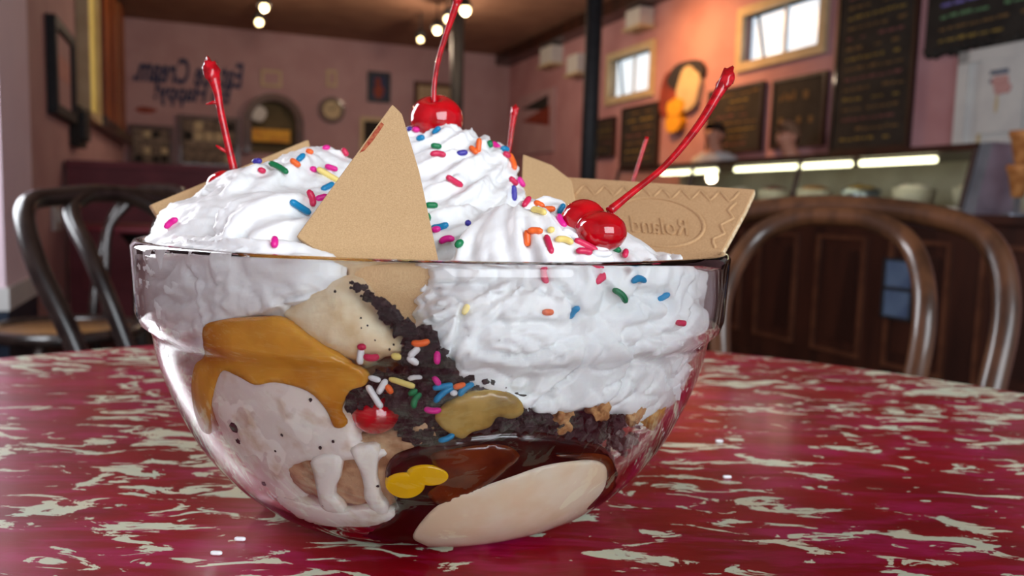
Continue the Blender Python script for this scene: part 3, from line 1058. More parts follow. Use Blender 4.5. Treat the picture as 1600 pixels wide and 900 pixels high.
def person(name, base, face_dir, label, shirt, hairm, lean=0.0, height=1.7, cap=False):
    """Standing figure: one skinned body, hair and shirt as children."""
    k = height / 1.7
    fx = Vector(face_dir).normalized()
    sx = Vector((fx.y, -fx.x, 0))                 # to the figure's right

    def W_(r, f, z):
        return Vector(base) + sx * (r * k) + fx * (f * k + lean * max(0, z - .9)) + Vector((0, 0, z * k))
    e = empty(name, base, label, 'person')
    J = [(0, 0, .95, .15), (0, 0, 1.15, .145), (0, .01, 1.36, .15), (0, .01, 1.47, .06), (0, .03, 1.54, .055), (0, .04, 1.60, .085), (0, .04, 1.66, .075)]
    ed = [(0, 1), (1, 2), (2, 3), (3, 4), (4, 5), (5, 6)]
    for s in (-1, 1):
        n = len(J)
        J += [(s * .17, 0, 1.38, .06), (s * .22, .0, 1.12, .045), (s * .23, .03, .90, .036), (s * .22, .05, .82, .03), (s * .21, .06, .74, .02)]
        ed += [(2, n), (n, n + 1), (n + 1, n + 2), (n + 2, n + 3), (n + 3, n + 4)]
        n = len(J)
        J += [(s * .1, 0, .88, .09), (s * .1, .02, .48, .06), (s * .1, 0, .09, .04), (s * .1, .14, .035, .033)]
        ed += [(0, n), (n, n + 1), (n + 1, n + 2), (n + 2, n + 3)]
    me = bpy.data.meshes.new('body')
    me.from_pydata([W_(*j[:3]) for j in J], ed, [])
    o = bpy.data.objects.new('body', me)
    COL.objects.link(o)
    sk = o.modifiers.new('skin', 'SKIN')
    for i, j in enumerate(J):
        me.skin_vertices[0].data[i].radius = (j[3] * k, j[3] * k)
    me.skin_vertices[0].data[0].use_root = True
    sb = o.modifiers.new('sub', 'SUBSURF')
    sb.levels = sb.render_levels = 2
    bpy.context.view_layer.update()
    m2 = bpy.data.meshes.new_from_object(o.evaluated_get(bpy.context.evaluated_depsgraph_get()))
    vs_ = [v.co.copy() for v in m2.vertices]
    fs_ = [tuple(p.vertices) for p in m2.polygons]
    bpy.data.objects.remove(o)
    bpy.data.meshes.remove(m2)
    # nose pulled out of the face
    hc = W_(0, .04, 1.61)
    nose = W_(0, .125, 1.60)
    vs_ = [v + fx * (.022 * k * max(0, 1 - (v - nose).length / (.03 * k))) for v in vs_]
    mob('body', vs_, fs_, M['skin'], e)
    zsh0, zsh1 = base[2] + .86 * k, base[2] + 1.46 * k
    keep = [i for i, f in enumerate(fs_) if all(zsh0 < vs_[j].z < zsh1 for j in f)]
    cen = W_(0, 0, 1.1)
    used = sorted({j for i in keep for j in fs_[i]})
    ix = {j: i for i, j in enumerate(used)}
    vn = []
    tmp = bpy.data.meshes.new('t')
    tmp.from_pydata(vs_, [], fs_)
    for j in used:
        vn.append(vs_[j] + tmp.vertices[j].normal * .012)
    mob('shirt', vn, [tuple(ix[j] for j in fs_[i]) for i in keep], shirt, e)
    bpy.data.meshes.remove(tmp)
    vv, ff = ico(3)
    hv = []
    for v in vv:
        q = Vector((v.x * .092, v.y * .105, v.z * .11)) * k
        wv = hc + sx * q.x + fx * (q.y - .012) + Vector((0, 0, q.z + .015))
        hv.append(wv)
    keep = [f for f in ff if sum(vv[j].z * 1.0 - vv[j].y * .9 for j in f) / len(f) > -.05]
    if cap:
        keep = [f for f in ff if sum(vv[j].z for j in f) / len(f) > .1]
    us = sorted({j for f in keep for j in f})
    ix = {j: i for i, j in enumerate(us)}
    mob('cap' if cap else 'hair', [hv[j] for j in us], [tuple(ix[j] for j in f) for f in keep], hairm, e)
    for s in (-1, 1):
        mb = MB()
        mb.add([W_(s * .032, .112, 1.625) + v * .009 for v in ico(2)[0]], ico(2)[1])
        mb.build('eye', M['hair'], e, True)
        mb = MB()
        mb.add([W_(s * .088, .03, 1.60) + Vector((v.x * .012, v.y * .012, v.z * .028)) for v in ico(2)[0]], ico(2)[1])
        mb.build('ear', M['skin'], e, True)
    mb = MB()
    mb.add([W_(0, .115, 1.555) + sx * (v.x * .022) + Vector((0, 0, v.z * .005)) + fx * v.y * .006 for v in ico(2)[0]], ico(2)[1])
    mb.build('mouth', M['rust'], e, True)
    return e


b0 = P(1118, 225, 6.38)
person('person', (b0.x, b0.y, 0), (-.75, -.65, 0), 'person with dark hair and white shirt standing behind the display case', M['shirt_white'], M['hair'], height=1.56)
b1 = P(1262, 225, 5.42)
person('person', (b1.x, b1.y, 0), (-.9, -.3, 0), 'person with short sandy hair leaning forward behind the display case before the blank chalkboard', M['shirt_white'], M['sandy_hair'], lean=.2, height=1.46)

# ---------------------------------------------------------------- ceiling lamps


def track_lamp(px, py, z, label, par_group, aim=None, power=0, bulb_r=.036):
    d = ray(px, py)
    p = CAM + d * ((z - CZ) / d.z)
    e = empty('ceiling_lamp', (p.x, p.y, z), label, 'lamp', par_group)
    mb = MB()
    mb.add([p + v * bulb_r for v in ico(3)[0]], ico(3)[1])
    mb.build('bulb', M['bulb'], e, True)
    mb = MB()
    mb.lathe((p.x, p.y, z + .01), [(.03, .10), (.055, .06), (.062, .01), (.056, .01), (.03, .09)], 20)
    mb.build('housing', M['black'], e, True)
    mb = MB()
    mb.lathe((p.x, p.y, z + .10), [(.01, 0), (.01, CEIL - z - .101)], 10)
    mb.build('rod', M['black'], e)
    if power:
        ld = bpy.data.lights.new('lamp_light', 'POINT')
        ld.energy, ld.color, ld.shadow_soft_size = power, (1, .76, .54), .06
        o = bpy.data.objects.new('lamp_light', ld)
        COL.objects.link(o)
        o.parent = e
        o.location = (0, 0, -.09)
    return e


track_lamp(413, 12, 2.70, 'lit ceiling lamp nearer the camera in the left pair', 'lit ceiling lamps', power=22)
track_lamp(405, 35, 2.70, 'lit ceiling lamp farther away in the left pair', 'lit ceiling lamps')
track_lamp(727, 16, 2.70, 'brightest lit ceiling lamp in front of the slim black post', 'lit ceiling lamps', power=22, bulb_r=.046)
track_lamp(700, 30, 2.70, 'second lit ceiling lamp of the row left of the slim black post', 'lit ceiling lamps')
track_lamp(683, 47, 2.70, 'third lit ceiling lamp of the row left of the slim black post', 'lit ceiling lamps', power=22)
track_lamp(657, 62, 2.70, 'farthest and dimmest lit ceiling lamp of the row left of the slim black post', 'lit ceiling lamps', bulb_r=.028)
# picture lamp washing the right wall between the windows
sl, zl = RIGHTW.hit(1105, 30)
lp = RIGHTW.pt(sl, 2.70, .9)
e = empty('wall_washer_lamp', lp, 'black ceiling lamp washing the wall between the two windows with orange light', 'lamp')
mb = MB()
mb.lathe((lp.x, lp.y, lp.z), [(.03, .12), (.05, .06), (.05, 0), (.044, 0), (.028, .11)], 20)
mb.build('housing', M['black'], e, True)
mb = MB()
mb.add([lp + Vector((0, 0, .03)) + v * .03 for v in ico(2)[0]], ico(2)[1])
mb.build('bulb', M['bulb'], e, True)
mb = MB()
mb.lathe((lp.x, lp.y, lp.z + .12), [(.01, 0), (.01, CEIL - .1215 - lp.z)], 10)
mb.build('rod', M['black'], e)
ld = bpy.data.lights.new('lamp_light', 'SPOT')
ld.energy, ld.color, ld.spot_size, ld.spot_blend, ld.shadow_soft_size = 125, (1, .47, .15), R(150), 1.0, .1
o = bpy.data.objects.new('lamp_light', ld)
COL.objects.link(o)
o.parent = e
o.location = (0, 0, -.03)
o.rotation_euler = (RIGHTW.pt(sl, 1.75, 0) - lp).to_track_quat('-Z', 'Y').to_euler()

# ---------------------------------------------------------------- table
TZ = .75
TC = Vector((-.012, .241, 0))
TR = .522
e = empty('cafe_table', (TC.x, TC.y, 0), 'round cafe table with worn red paint over pale undercoat', 'table')
prof = []
for i in range(9):
    a = R(-90 + 180 * i / 8)
    prof.append((TR - .012 + .012 * math.cos(a), -.014 + .014 * math.sin(a) - .0))
n = 160
v, f = [], []
for k in range(n):
    a = 2 * math.pi * k / n
    for r_, z in prof:
        v.append((TC.x + r_ * math.cos(a), TC.y + r_ * math.sin(a), TZ + z))
for k in range(n):
    k2 = (k + 1) % n
    for i in range(len(prof) - 1):
        f.append((k * 9 + i, k2 * 9 + i, k2 * 9 + i + 1, k * 9 + i + 1))
f.append(tuple(k * 9 for k in reversed(range(n))))
f.append(tuple(k * 9 + 8 for k in range(n)))
tt = mob('tabletop', v, f, M['table'], e, False, origin=(TC.x, TC.y, TZ))
mb = MB()
mb.lathe((TC.x, TC.y, 0), [(TR + .0005, TZ - .022), (TR + .004, TZ - .020), (TR + .004, TZ - .008), (TR + .0005, TZ - .006)], 160, True)
mb.build('edge_band', M['table_edge'], e, True)
mb = MB()
mb.lathe((TC.x, TC.y, 0), [(.05, .05), (.035, .12), (.03, .6), (.045, TZ - .05), (.16, TZ - .03)], 28)
mb.build('pedestal', M['iron'], e, True)
for i in range(4):
    a = R(45 + 90 * i)
    mb = MB()
    mb.tube([(TC.x + r_ * math.cos(a), TC.y + r_ * math.sin(a), z) for r_, z in ((.03, .12), (.12, .09), (.24, .045), (.33, .022))], [.025, .024, .022, .02], 10)
    mb.build('foot', M['iron'], e, True)

# ---------------------------------------------------------------- bentwood chairs


def bentwood_chair(base, rz, label, wood, recline=1.0, set_in=.034, tube_r=.0155, wd=.19, hz=.90, inner=True):
    """Chair with its back hoop at local y = +, facing local -y."""
    ca, sa = math.cos(rz), math.sin(rz)

    def W_(p):
        p = (p[0], .2 + (p[1] - .2) * recline if p[2] > .46 else p[1], p[2])
        return Vector((base[0] + p[0] * ca - p[1] * sa, base[1] + p[0] * sa + p[1] * ca, base[2] + p[2]))
    e = empty('bentwood_chair', base, label, 'chair', 'bentwood cafe chairs')
    # outer hoop runs on into the rear legs
    ctrl = [(-wd * .98, .27, .012), (-wd * .93, .225, .25), (-wd * .90, .20, .46), (-wd * .99, .24, .64), (-wd * 1.06, .285, .77), (-wd * .93, .32, .85),
            (-wd * .55, .335, hz - .008), (0, .338, hz), (wd * .55, .335, hz - .008), (wd * .93, .32, .85), (wd * 1.06, .285, .77), (wd * .99, .24, .64), (wd * .90, .20, .46),
            (wd * .93, .225, .25), (wd * .98, .27, .012)]
    pts = [W_(p) for p in smooth_path(ctrl, 8)]
    v, f = tube_data(pts, tube_r, 14)
    mob('back_hoop', v, f, wood, e)
    if inner:
        ctrl = [(-wd * .46, .19, .46), (-wd * .56, .225, .62), (-wd * .625, .265, .76), (-wd * .51, .318, .838), (-wd * .26, .334, .869), (0, .337, .874),
                (wd * .26, .334, .869), (wd * .51, .318, .838), (wd * .625, .265, .76), (wd * .56, .225, .62), (wd * .46, .19, .46)]
        v, f = tube_data([W_((p[0], p[1] - set_in * max(0, min(1, (p[2] - .46) / .3)), p[2])) for p in smooth_path(ctrl, 8)], tube_r * .85, 14)
        mob('inner_hoop', v, f, wood, e)
    ring = []
    for i in range(33):
        a = 2 * math.pi * i / 32
        ring.append(W_((.205 * math.cos(a), .205 * math.sin(a), .452)))
    v, f = tube_data(ring, .02, 10, False)
    mob('seat_ring', v, f, wood, e)
    mb = MB()
    c = W_((0, 0, .445))
    mb.lathe(c, [(.001, 0), (.195, .004), (.195, .014), (.001, .010)], 32)
    mb.build('seat', M['cane'], e, True)
    for s in (-1, 1):
        v, f = tube_data([W_(p) for p in ((s * .13, -.15, .44), (s * .15, -.18, .22), (s * .165, -.20, .012))], [.016, .015, .012], 12)
        mob('leg', v, f, wood, e)
    ring = [W_((.15 * math.cos(2 * math.pi * i / 24), .03 + .17 * math.sin(2 * math.pi * i / 24), .22)) for i in range(25)]
    v, f = tube_data(ring, .009, 8, False)
    mob('stretcher_ring', v, f, wood, e)
    return e


bentwood_chair((.276, .807, 0), R(-30), 'brown bentwood chair tucked at the right side of the red table', M['wood'], set_in=.058, wd=.190, hz=.887)
bentwood_chair((-.36, 1.28, 0), R(66), 'dark bentwood chair at the left behind the red table', M['dark_bent'], recline=1.5, set_in=.0, wd=.185, hz=.876)
bentwood_chair((-1.38, 2.45, 0), R(-30), 'dark bentwood chair farther back on the left beside the small maroon table', M['dark_bent'], hz=.90)
t2 = Vector((-1.82, 3.9, 0))
e = empty('cafe_table', t2, 'small maroon cafe table in the back on the left', 'table')
mb = MB()
mb.lathe((t2.x, t2.y, 0), [(.30, .70), (.31, .71), (.31, .72), (.30, .73)], 48)
mb.build('tabletop', M['maroon'], e, True)
mb = MB()
mb.lathe((t2.x, t2.y, 0), [(.22, .0), (.22, .02), (.04, .06), (.03, .6), (.1, .70)], 24)
mb.build('pedestal', M['iron'], e, True)

# ---------------------------------------------------------------- the glass bowl
BC = Vector((-.0312, .343, TZ))
RIM = .1087
OUT = [(.0, 0.0), (.056, 0.0), (.0645, .0010), (.0705, .0034), (.0770, .0075), (.0845, .0140), (.0912, .0215), (.0977, .0305), (.1032, .0410), (.1080, .0520), (.1116, .0630), (.1136, .0735),
       (.1146, .0755), (.1180, .0785), (.1192, .082), (.1197, .092), (.1203, .1040), (.1204, .1065), (.1192, .1083), (.1176, .1087)]
INN = [(.1160, .1075), (.1156, .1055), (.1156, .092), (.1152, .0835), (.1142, .0795), (.1112, .0770), (.1100, .0735), (.1080, .0632), (.1046, .0530), (.0999, .0425), (.0948, .0330),
       (.0887, .0243), (.0825, .0173), (.0752, .0111), (.0690, .0072), (.061, .0048), (.050, .0040), (.0, .0040)]


def fine(prof, n):
    q = smooth_path(prof, n)
    return [(max(0.0, p[0]), p[1]) for p in q]


_fo = fine(OUT[1:12], 4) + [tuple(p) for p in OUT[12:]]
_fi = [tuple(p) for p in INN[:6]] + fine(INN[6:-1], 4)
prof = _fo + _fi
_iz = np.array([p[1] + .0004 for p in reversed(_fi)])
_ir = np.array([p[0] for p in reversed(_fi)])
_oz = np.array([p[1] + .0004 for p in _fo])
_or = np.array([p[0] for p in _fo])
_zt = np.linspace(0, .12, 481)
_rt = np.interp(_zt, _iz, _ir)
_kt = np.minimum(6.0, np.sqrt(1 + np.gradient(_rt, _zt) ** 2))     # radial offset that gives a unit offset along the normal
_rt, _kt = _rt.tolist(), _kt.tolist()
FLOOR = .0049


def r_in(z):
    """Radius of the bowl's inside at a height above the table."""
    t = min(max(z, 0.0), .1199) / .00025
    i = int(t)
    return _rt[i] + (_rt[i + 1] - _rt[i]) * (t - i)


def k_in(z):
    return _kt[int(min(max(z, 0.0), .1199) / .00025)]


n = 128
v, f = [], []
m_ = len(prof)
for k in range(n):
    a = 2 * math.pi * k / n
    for r_, z in prof:
        v.append((BC.x + r_ * math.cos(a), BC.y + r_ * math.sin(a), BC.z + z + .0004))
for k in range(n):
    k2 = (k + 1) % n
    for i in range(m_ - 1):
        f.append((k * m_ + i, k2 * m_ + i, k2 * m_ + i + 1, k * m_ + i + 1))
v += [(BC.x, BC.y, BC.z + .0004), (BC.x, BC.y, BC.z + .0044)]
for k in range(n):
    k2 = (k + 1) % n
    f.append((len(v) - 2, k2 * m_, k * m_))
    f.append((len(v) - 1, k * m_ + m_ - 1, k2 * m_ + m_ - 1))
bowl = mob('glass_bowl', v, f, M['bowl'], label='large clear glass bowl with a stepped rim holding the sundae', cat='bowl')


def clamp_bowl(p, inset=.0008, over=.006):
    """Keep a point inside the bowl; above the rim it may lean out a little."""
    z = p.z - BC.z
    d = Vector((p.x - BC.x, p.y - BC.y, 0))
    rr = d.length
    if z < FLOOR + inset:
        p = Vector((p.x, p.y, BC.z + FLOOR + inset))
        z = FLOOR + inset
    if z < RIM + .001:
        lim = r_in(z) - inset * k_in(z)
    else:
        lim = .1130 + min(over, (z - RIM) * .2)
    if rr > lim:
        d = d * (lim / rr)
        p = Vector((BC.x + d.x, BC.y + d.y, p.z))
    return p


def clamp_soft(p, inset=-.0002, w=.006):
    """Squeeze a soft mass against the glass without flattening all of its relief."""
    z = p.z - BC.z
    if z > RIM:
        return clamp_bowl(p, inset, .002)
    d = Vector((p.x - BC.x, p.y - BC.y, 0))
    rr = d.length
    lim = r_in(max(z, FLOOR)) - inset * k_in(z)
    if rr > lim - w:
        rn = lim - w * math.exp(-(rr - lim + w) / w)
        d = d * (rn / rr)
        p = Vector((BC.x + d.x, BC.y + d.y, p.z))
    return p


def r_out(z):
    return float(np.interp(z, _oz, _or))


def _march(o, d, f, t0, t1, st=.0012):
    """First t at which f(o + d t) turns true."""
    t = t0
    while t < t1:
        if f(o + d * t):
            lo, hi = t - st, t
            for _ in range(12):
                md = (lo + hi) / 2
                if f(o + d * md):
                    hi = md
                else:
                    lo = md
            return hi
        t += st
    return None


def on_glass(px, py, inset=.0008):
    """Point on the inside of the front of the bowl that is seen at a pixel through the refracting glass."""
    d = ray(px, py)

    def in_out(p):
        z = p.z - BC.z
        return 0 < z < RIM and math.hypot(p.x - BC.x, p.y - BC.y) < r_out(z)

    def in_in(p):
        z = p.z - BC.z
        return z > FLOOR + inset and math.hypot(p.x - BC.x, p.y - BC.y) < r_in(min(max(z, FLOOR), RIM)) - inset * k_in(z)
    t = _march(CAM, d, in_out, .19, .36)
    if t is not None:
        p = CAM + d * t
        z = p.z - BC.z
        a_ = Vector((p.x - BC.x, p.y - BC.y, 0)).normalized()
        sl = (r_out(z + .003) - r_out(max(0.0, z - .003))) / (z + .003 - max(0.0, z - .003))
        nr = (a_ - Vector((0, 0, sl))).normalized()
        c1 = -d.dot(nr)
        eta = 1 / 1.46
        k = 1 - eta * eta * (1 - c1 * c1)
        g = d * eta + nr * (eta * c1 - math.sqrt(max(0, k)))
        t2 = _march(p, g.normalized(), in_in, .0, .03, .0004)
        if t2 is not None:
            return p + g.normalized() * t2
        return clamp_bowl(p, inset)
    best, bp = 9, None
    for t in np.arange(.2, .45, .002):
        p = CAM + d * t
        q = clamp_bowl(p, inset)
        if (q - p).length < best:
            best, bp = (q - p).length, q
    return bp


def poly_dist(pts, poly):
    """Distance of each 2-D point to a closed outline."""
    a = np.array(poly)
    b = np.roll(a, -1, 0)
    out = []
    for p in pts:
        p = np.array(p)
        ab = b - a
        t = np.clip(((p - a) * ab).sum(1) / ((ab ** 2).sum(1) + 1e-12), 0, 1)
        out.append(np.sqrt((((a + ab * t[:, None]) - p) ** 2).sum(1).min()))
    return out


def inside(p, poly):
    c = False
    n_ = len(poly)
    for i in range(n_):
        x0, y0 = poly[i - 1]
        x1, y1 = poly[i]
        if (y0 > p[1]) != (y1 > p[1]) and p[0] < (x1 - x0) * (p[1] - y0) / (y1 - y0) + x0:
            c = not c
    return c


def glass_patch(name, outline, mt, inset=.0008, thick=.012, edge=.003, rough=0.0, rscale=150, step=7, span=4, seed=0, parent=None, jag=0.0, **kw):
    """A solid mass pressed against the inside of the glass: outline on the wall, rounded edge, thickness inwards."""
    loop = smooth_loop(outline, span)
    if jag:
        loop = [p + np.array((noise.noise(Vector((p[0] * .06, p[1] * .06, seed))), noise.noise(Vector((p[0] * .06, p[1] * .06, seed + 9))))) * jag for p in loop]
    loop = [(float(p[0]), float(p[1])) for p in loop]
    xs, ys = [p[0] for p in loop], [p[1] for p in loop]
    pts = [Vector(p) for p in loop]
    nl = len(pts)
    inner = []
    y = min(ys) + step / 2
    row = 0
    while y < max(ys):
        x = min(xs) + (step / 2 if row % 2 else 0)
        while x < max(xs):
            if inside((x, y), loop):
                inner.append((x, y))
            x += step
        y += step * .87
        row += 1
    dd = poly_dist(inner, loop) if inner else []
    inner = [p for p, q in zip(inner, dd) if q > step * .45]
    pts += [Vector(p) for p in inner]
    vo, _, fo, _, _, _ = delaunay_2d_cdt(pts, [], [list(range(nl))], 1, 1e-5)
    dist = poly_dist([(p.x, p.y) for p in vo], loop)
    front, back = [], []
    mpp = .235 / F_PX
    for p, q in zip(vo, dist):
        q *= mpp
        g = on_glass(p.x, p.y, inset)
        k = max(0.0, 1 - q / edge)
        into = Vector((BC.x - g.x, BC.y - g.y, 0)).normalized()
        into = (into + Vector((0, .25, .12))).normalized()
        off = min(edge, thick * .5) * (1 - math.sqrt(max(0, 1 - k * k)))
        if rough:
            off += rough * (.5 + .5 * noise.noise(g * rscale + Vector((seed, 0, 0)))) + rough * .5 * (.5 + .5 * noise.noise(g * rscale * 3))
        front.append(clamp_bowl(g + into * off, inset))
        kb = min(1.0, q / max(edge * 2, thick * .6))
        back.append(clamp_bowl(g + into * (max(edge, thick * (.45 + .55 * math.sqrt(kb)))), inset))
    nv = len(vo)
    faces = [tuple(t) for t in fo] + [tuple(i + nv for i in reversed(t)) for t in fo]
    cnt = {}
    for t in fo:
        for i in range(len(t)):
            ed = (t[i], t[(i + 1) % len(t)])
            cnt[ed] = cnt.get(ed, 0) + 1
    for (i, j) in list(cnt):
        if (j, i) not in cnt:
            faces.append((j, i, i + nv, j + nv))
    o = mob(name, front + back, faces, mt, parent, True, **kw)
    bm = bmesh.new()
    bm.from_mesh(o.data)
    bmesh.ops.recalc_face_normals(bm, faces=bm.faces)
    bm.to_mesh(o.data)
    bm.free()
    return o


# ---------------------------------------------------------------- whipped cream
def remeshed(name, V, F, voxel, iters=4):
    me = bpy.data.meshes.new(name)
    me.from_pydata([tuple(p) for p in V], [], F)
    o = bpy.data.objects.new(name, me)
    COL.objects.link(o)
    rm = o.modifiers.new('r', 'REMESH')
    rm.mode = 'VOXEL'
    rm.voxel_size = voxel
    sm = o.modifiers.new('s', 'SMOOTH')
    sm.iterations = iters
    sm.factor = .5
    bpy.context.view_layer.update()
    m2 = bpy.data.meshes.new_from_object(o.evaluated_get(bpy.context.evaluated_depsgraph_get()))
    bpy.data.objects.remove(o)
    vs_ = [v.co.copy() for v in m2.vertices]
    ns_ = [v.normal.copy() for v in m2.vertices]
    fs_ = [tuple(p.vertices) for p in m2.polygons]
    bpy.data.meshes.remove(m2)
    return vs_, ns_, fs_


def star_rope(ctrl, lobes=7, amp=.22, twist=.06, n=8):
    """ctrl: (px, py, Y, radius) points; a piped rope with a star-shaped section."""
    path = smooth_path(ctrl, n)
    pts = [P(p[0], p[1], p[2]) for p in path]
    rad = [p[3] for p in path]
    L_ = len(pts)
    for i in range(L_):
        t = min(i, L_ - 1 - i) / 3.0
        if t < 1:
            rad[i] *= math.sqrt(max(.02, 1 - (1 - t) ** 2))
    return tube_data(pts, rad, lobes * 6, True, lobes, amp, twist)


def swirl(px, py, Y, R0, H, turns, r0, r1, a0=0.0, flat=.8, R1=0.0, bend=(0, 0)):
    """A piped rosette: the rope winds up from a base ring to a peak."""
    c = P(px, py, Y)
    n_ = int(turns * 26)
    pts, rad = [], []
    for i in range(n_ + 1):
        t = i / n_
        a = a0 + t * turns * 2 * math.pi
        rr = R0 + (R1 - R0) * t
        pts.append(c + Vector((rr * math.cos(a) + bend[0] * t * t, rr * math.sin(a) * flat + bend[1] * t * t, H * t)))
        rad.append(r0 + (r1 - r0) * t)
    for i in range(4):
        rad[i] *= .5 + .125 * i
        rad[-1 - i] *= .25 + .18 * i
    return tube_data(pts, rad, 42, True, 7, .2, .05)


def blob(px, py, Y, sx, sy, sz, sub=4, nz=0.0, ns=60):
    c = P(px, py, Y)
    vv, ff = ico(sub)
    out = []
    for v in vv:
        k = 1 + nz * noise.noise(v * ns + Vector(c) * 40)
        out.append(c + Vector((v.x * sx, v.y * sy, v.z * sz)) * k)
    return out, ff


def cream(name, pieces, label, seed, voxel=.0011, fluff=.0011, inset=-.0002, iters=3, foam=0.0, fold=1.0, squash=.006):
    V, F = [], []
    for v, f in pieces:
        n_ = len(V)
        V += [clamp_soft(Vector(p), inset, squash) for p in v]
        F += [tuple(i + n_ for i in q) for q in f]
    vs_, ns_, fs_ = remeshed(name, V, F, voxel, iters)
    out = []
    s = Vector((seed * 3.1, seed * 1.7, 0))
    for p, nn in zip(vs_, ns_):
        h = noise.noise(p * 110 + s) * fluff + noise.noise(p * 260 + s) * fluff * .5
        if foam:
            msk = max(0.0, noise.noise(p * 45 + s * 2) + .15)
            h += msk * foam * (noise.noise(p * 420 + s) + .6 * noise.noise(p * 800))
        q = p + nn * h
        if q.z < BC.z + RIM - .002:                    # folds in the cream where it lies on the glass
            dr = Vector((q.x - BC.x, q.y - BC.y, 0))
            if dr.length > .075:
                sp = Vector((p.x * 1.0, p.y * 1.0, p.z * 1.5))
                n1 = noise.noise(sp * 48 + s + Vector((noise.noise(p * 60), noise.noise(p * 60 + s), 0)) * .5)
                n2 = noise.noise(sp * 95 + s * 2)
                cr = max(0, 1 - abs(n1) / .16) ** 1.5 * .0042 + max(0, 1 - abs(n2) / .14) ** 2 * .0016 + max(0, n1 - .25) * .006
                fade = min(1, (BC.z + RIM - .002 - q.z) / .006)
                q = q - dr.normalized() * (cr * fold * fade)
        out.append(clamp_bowl(q, inset, .002))
    return mob(name, out, fs_, M['cream'], None, True, label=label, cat='whipped cream', group='whipped cream mounds')


LEFT_CREAM = [
    blob(430, 400, .335, .050, .056, .031, nz=.12, ns=1.6),
    blob(450, 348, .35, .043, .042, .025, nz=.12, ns=1.6),
    blob(330, 410, .325, .026, .045, .018, nz=.15, ns=1.8),
    blob(500, 304, .36, .024, .026, .020, nz=.15, ns=2),
    blob(310, 480, .345, .050, .06, .028, nz=.1, ns=2),
    star_rope([(305, 388, .285, .007), (340, 354, .30, .009), (395, 316, .315, .011), (460, 294, .33, .011), (515, 282, .35, .010)], 6, .22, .08),
    star_rope([(360, 386, .268, .007), (385, 358, .270, .009), (430, 345, .275, .010), (480, 360, .285, .010), (520, 395, .28, .009)], 5, .16, .03),
    star_rope([(395, 392, .262, .005), (425, 375, .262, .007), (465, 372, .266, .007), (490, 388, .27, .006)], 5, .12, .03),
    star_rope([(278, 375, .30, .004), (302, 348, .315, .006), (342, 322, .33, .008), (395, 297, .345, .008), (440, 280, .355, .008), (500, 258, .365, .007)], 6, .28, .1),
    star_rope([(440, 270, .35, .005), (470, 257, .355, .005), (505, 248, .36, .005), (545, 256, .36, .004)], 6, .28, .2),
    star_rope([(232, 425, .305, .010), (290, 432, .264, .012), (380, 442, .245, .012), (470, 440, .241, .010), (540, 445, .245, .007)], 6, .25, .05),
    star_rope([(228, 480, .312, .011), (270, 490, .277, .012), (340, 490, .252, .011), (420, 480, .246, .008)], 6, .25, .05),
    star_rope([(240, 528, .31, .006), (270, 535, .292, .007), (320, 530, .266, .007)], 5, .25, .1),
]
RIGHT_CREAM = [
    blob(880, 470, .298, .036, .036, .030, nz=.1, ns=1.6),
    blob(880, 550, .276, .038, .026, .022, nz=.1, ns=1.6),
    blob(985, 545, .292, .034, .034, .028, nz=.1, ns=1.6),
    blob(900, 420, .290, .030, .030, .018, nz=.1, ns=1.6),
    star_rope([(805, 327, .268, .004), (775, 362, .262, .006), (752, 402, .256, .008), (742, 450, .252, .009), (760, 495, .25, .007)], 6, .25, .05),
    star_rope([(815, 327, .266, .004), (803, 367, .258, .007), (797, 412, .252, .008), (802, 455, .248, .008), (830, 490, .246, .006)], 6, .25, .04),
    star_rope([(830, 330, .266, .0045), (845, 372, .257, .007), (853, 415, .250, .0085), (868, 460, .246, .009)], 6, .25, .04),
    star_rope([(865, 354, .270, .006), (890, 394, .260, .009), (915, 438, .252, .010), (928, 478, .249, .009)], 6, .2, .04),
    star_rope([(945, 385, .284, .006), (972, 410, .275, .008), (990, 445, .266, .010), (1000, 485, .262, .010)], 6, .18, .04),
    star_rope([(805, 340, .275, .004), (845, 335, .28, .006), (880, 350, .28, .007)], 6, .2, .1),
    # lower piped rings, wavy against the glass
    star_rope([(676, 450, .255, .005), (694, 490, .248, .009), (722, 522, .243, .011), (770, 540, .240, .011), (830, 545, .240, .012), (900, 540, .244, .013), (970, 528, .252, .013),
               (1035, 500, .266, .011), (1078, 465, .287, .008)], 7, .3, .3),
    star_rope([(695, 435, .258, .006), (740, 460, .248, .009), (800, 490, .244, .010), (870, 498, .244, .010), (950, 486, .250, .011), (1025, 455, .266, .010), (1070, 425, .288, .007)], 7, .3, .3),
    star_rope([(718, 556, .239, .005), (765, 570, .237, .007), (820, 585, .238, .009), (880, 596, .240, .010), (950, 590, .246, .010), (1010, 570, .255, .009), (1058, 535, .272, .006)], 7, .32, .35),
    star_rope([(850, 575, .238, .007), (880, 605, .239, .008), (905, 630, .240, .005)], 6, .25, .1),
    star_rope([(940, 580, .244, .008), (965, 602, .246, .008), (985, 618, .247, .005)], 6, .25, .1),
    star_rope([(1028, 550, .262, .007), (1036, 575, .262, .006), (1033, 600, .260, .004)], 6, .25, .1),
    star_rope([(770, 520, .238, .004), (775, 548, .237, .006), (785, 572, .237, .005)], 5, .25, .1),
    star_rope([(855, 500, .242, .003), (880, 540, .239, .006), (872, 585, .238, .006)], 5, .25, .1),
    star_rope([(960, 500, .247, .003), (930, 540, .243, .006), (915, 580, .242, .006)], 5, .25, .1),
    star_rope([(668, 438, .248, .002), (690, 450, .247, .005), (720, 470, .246, .007)], 5, .25, .1),
]
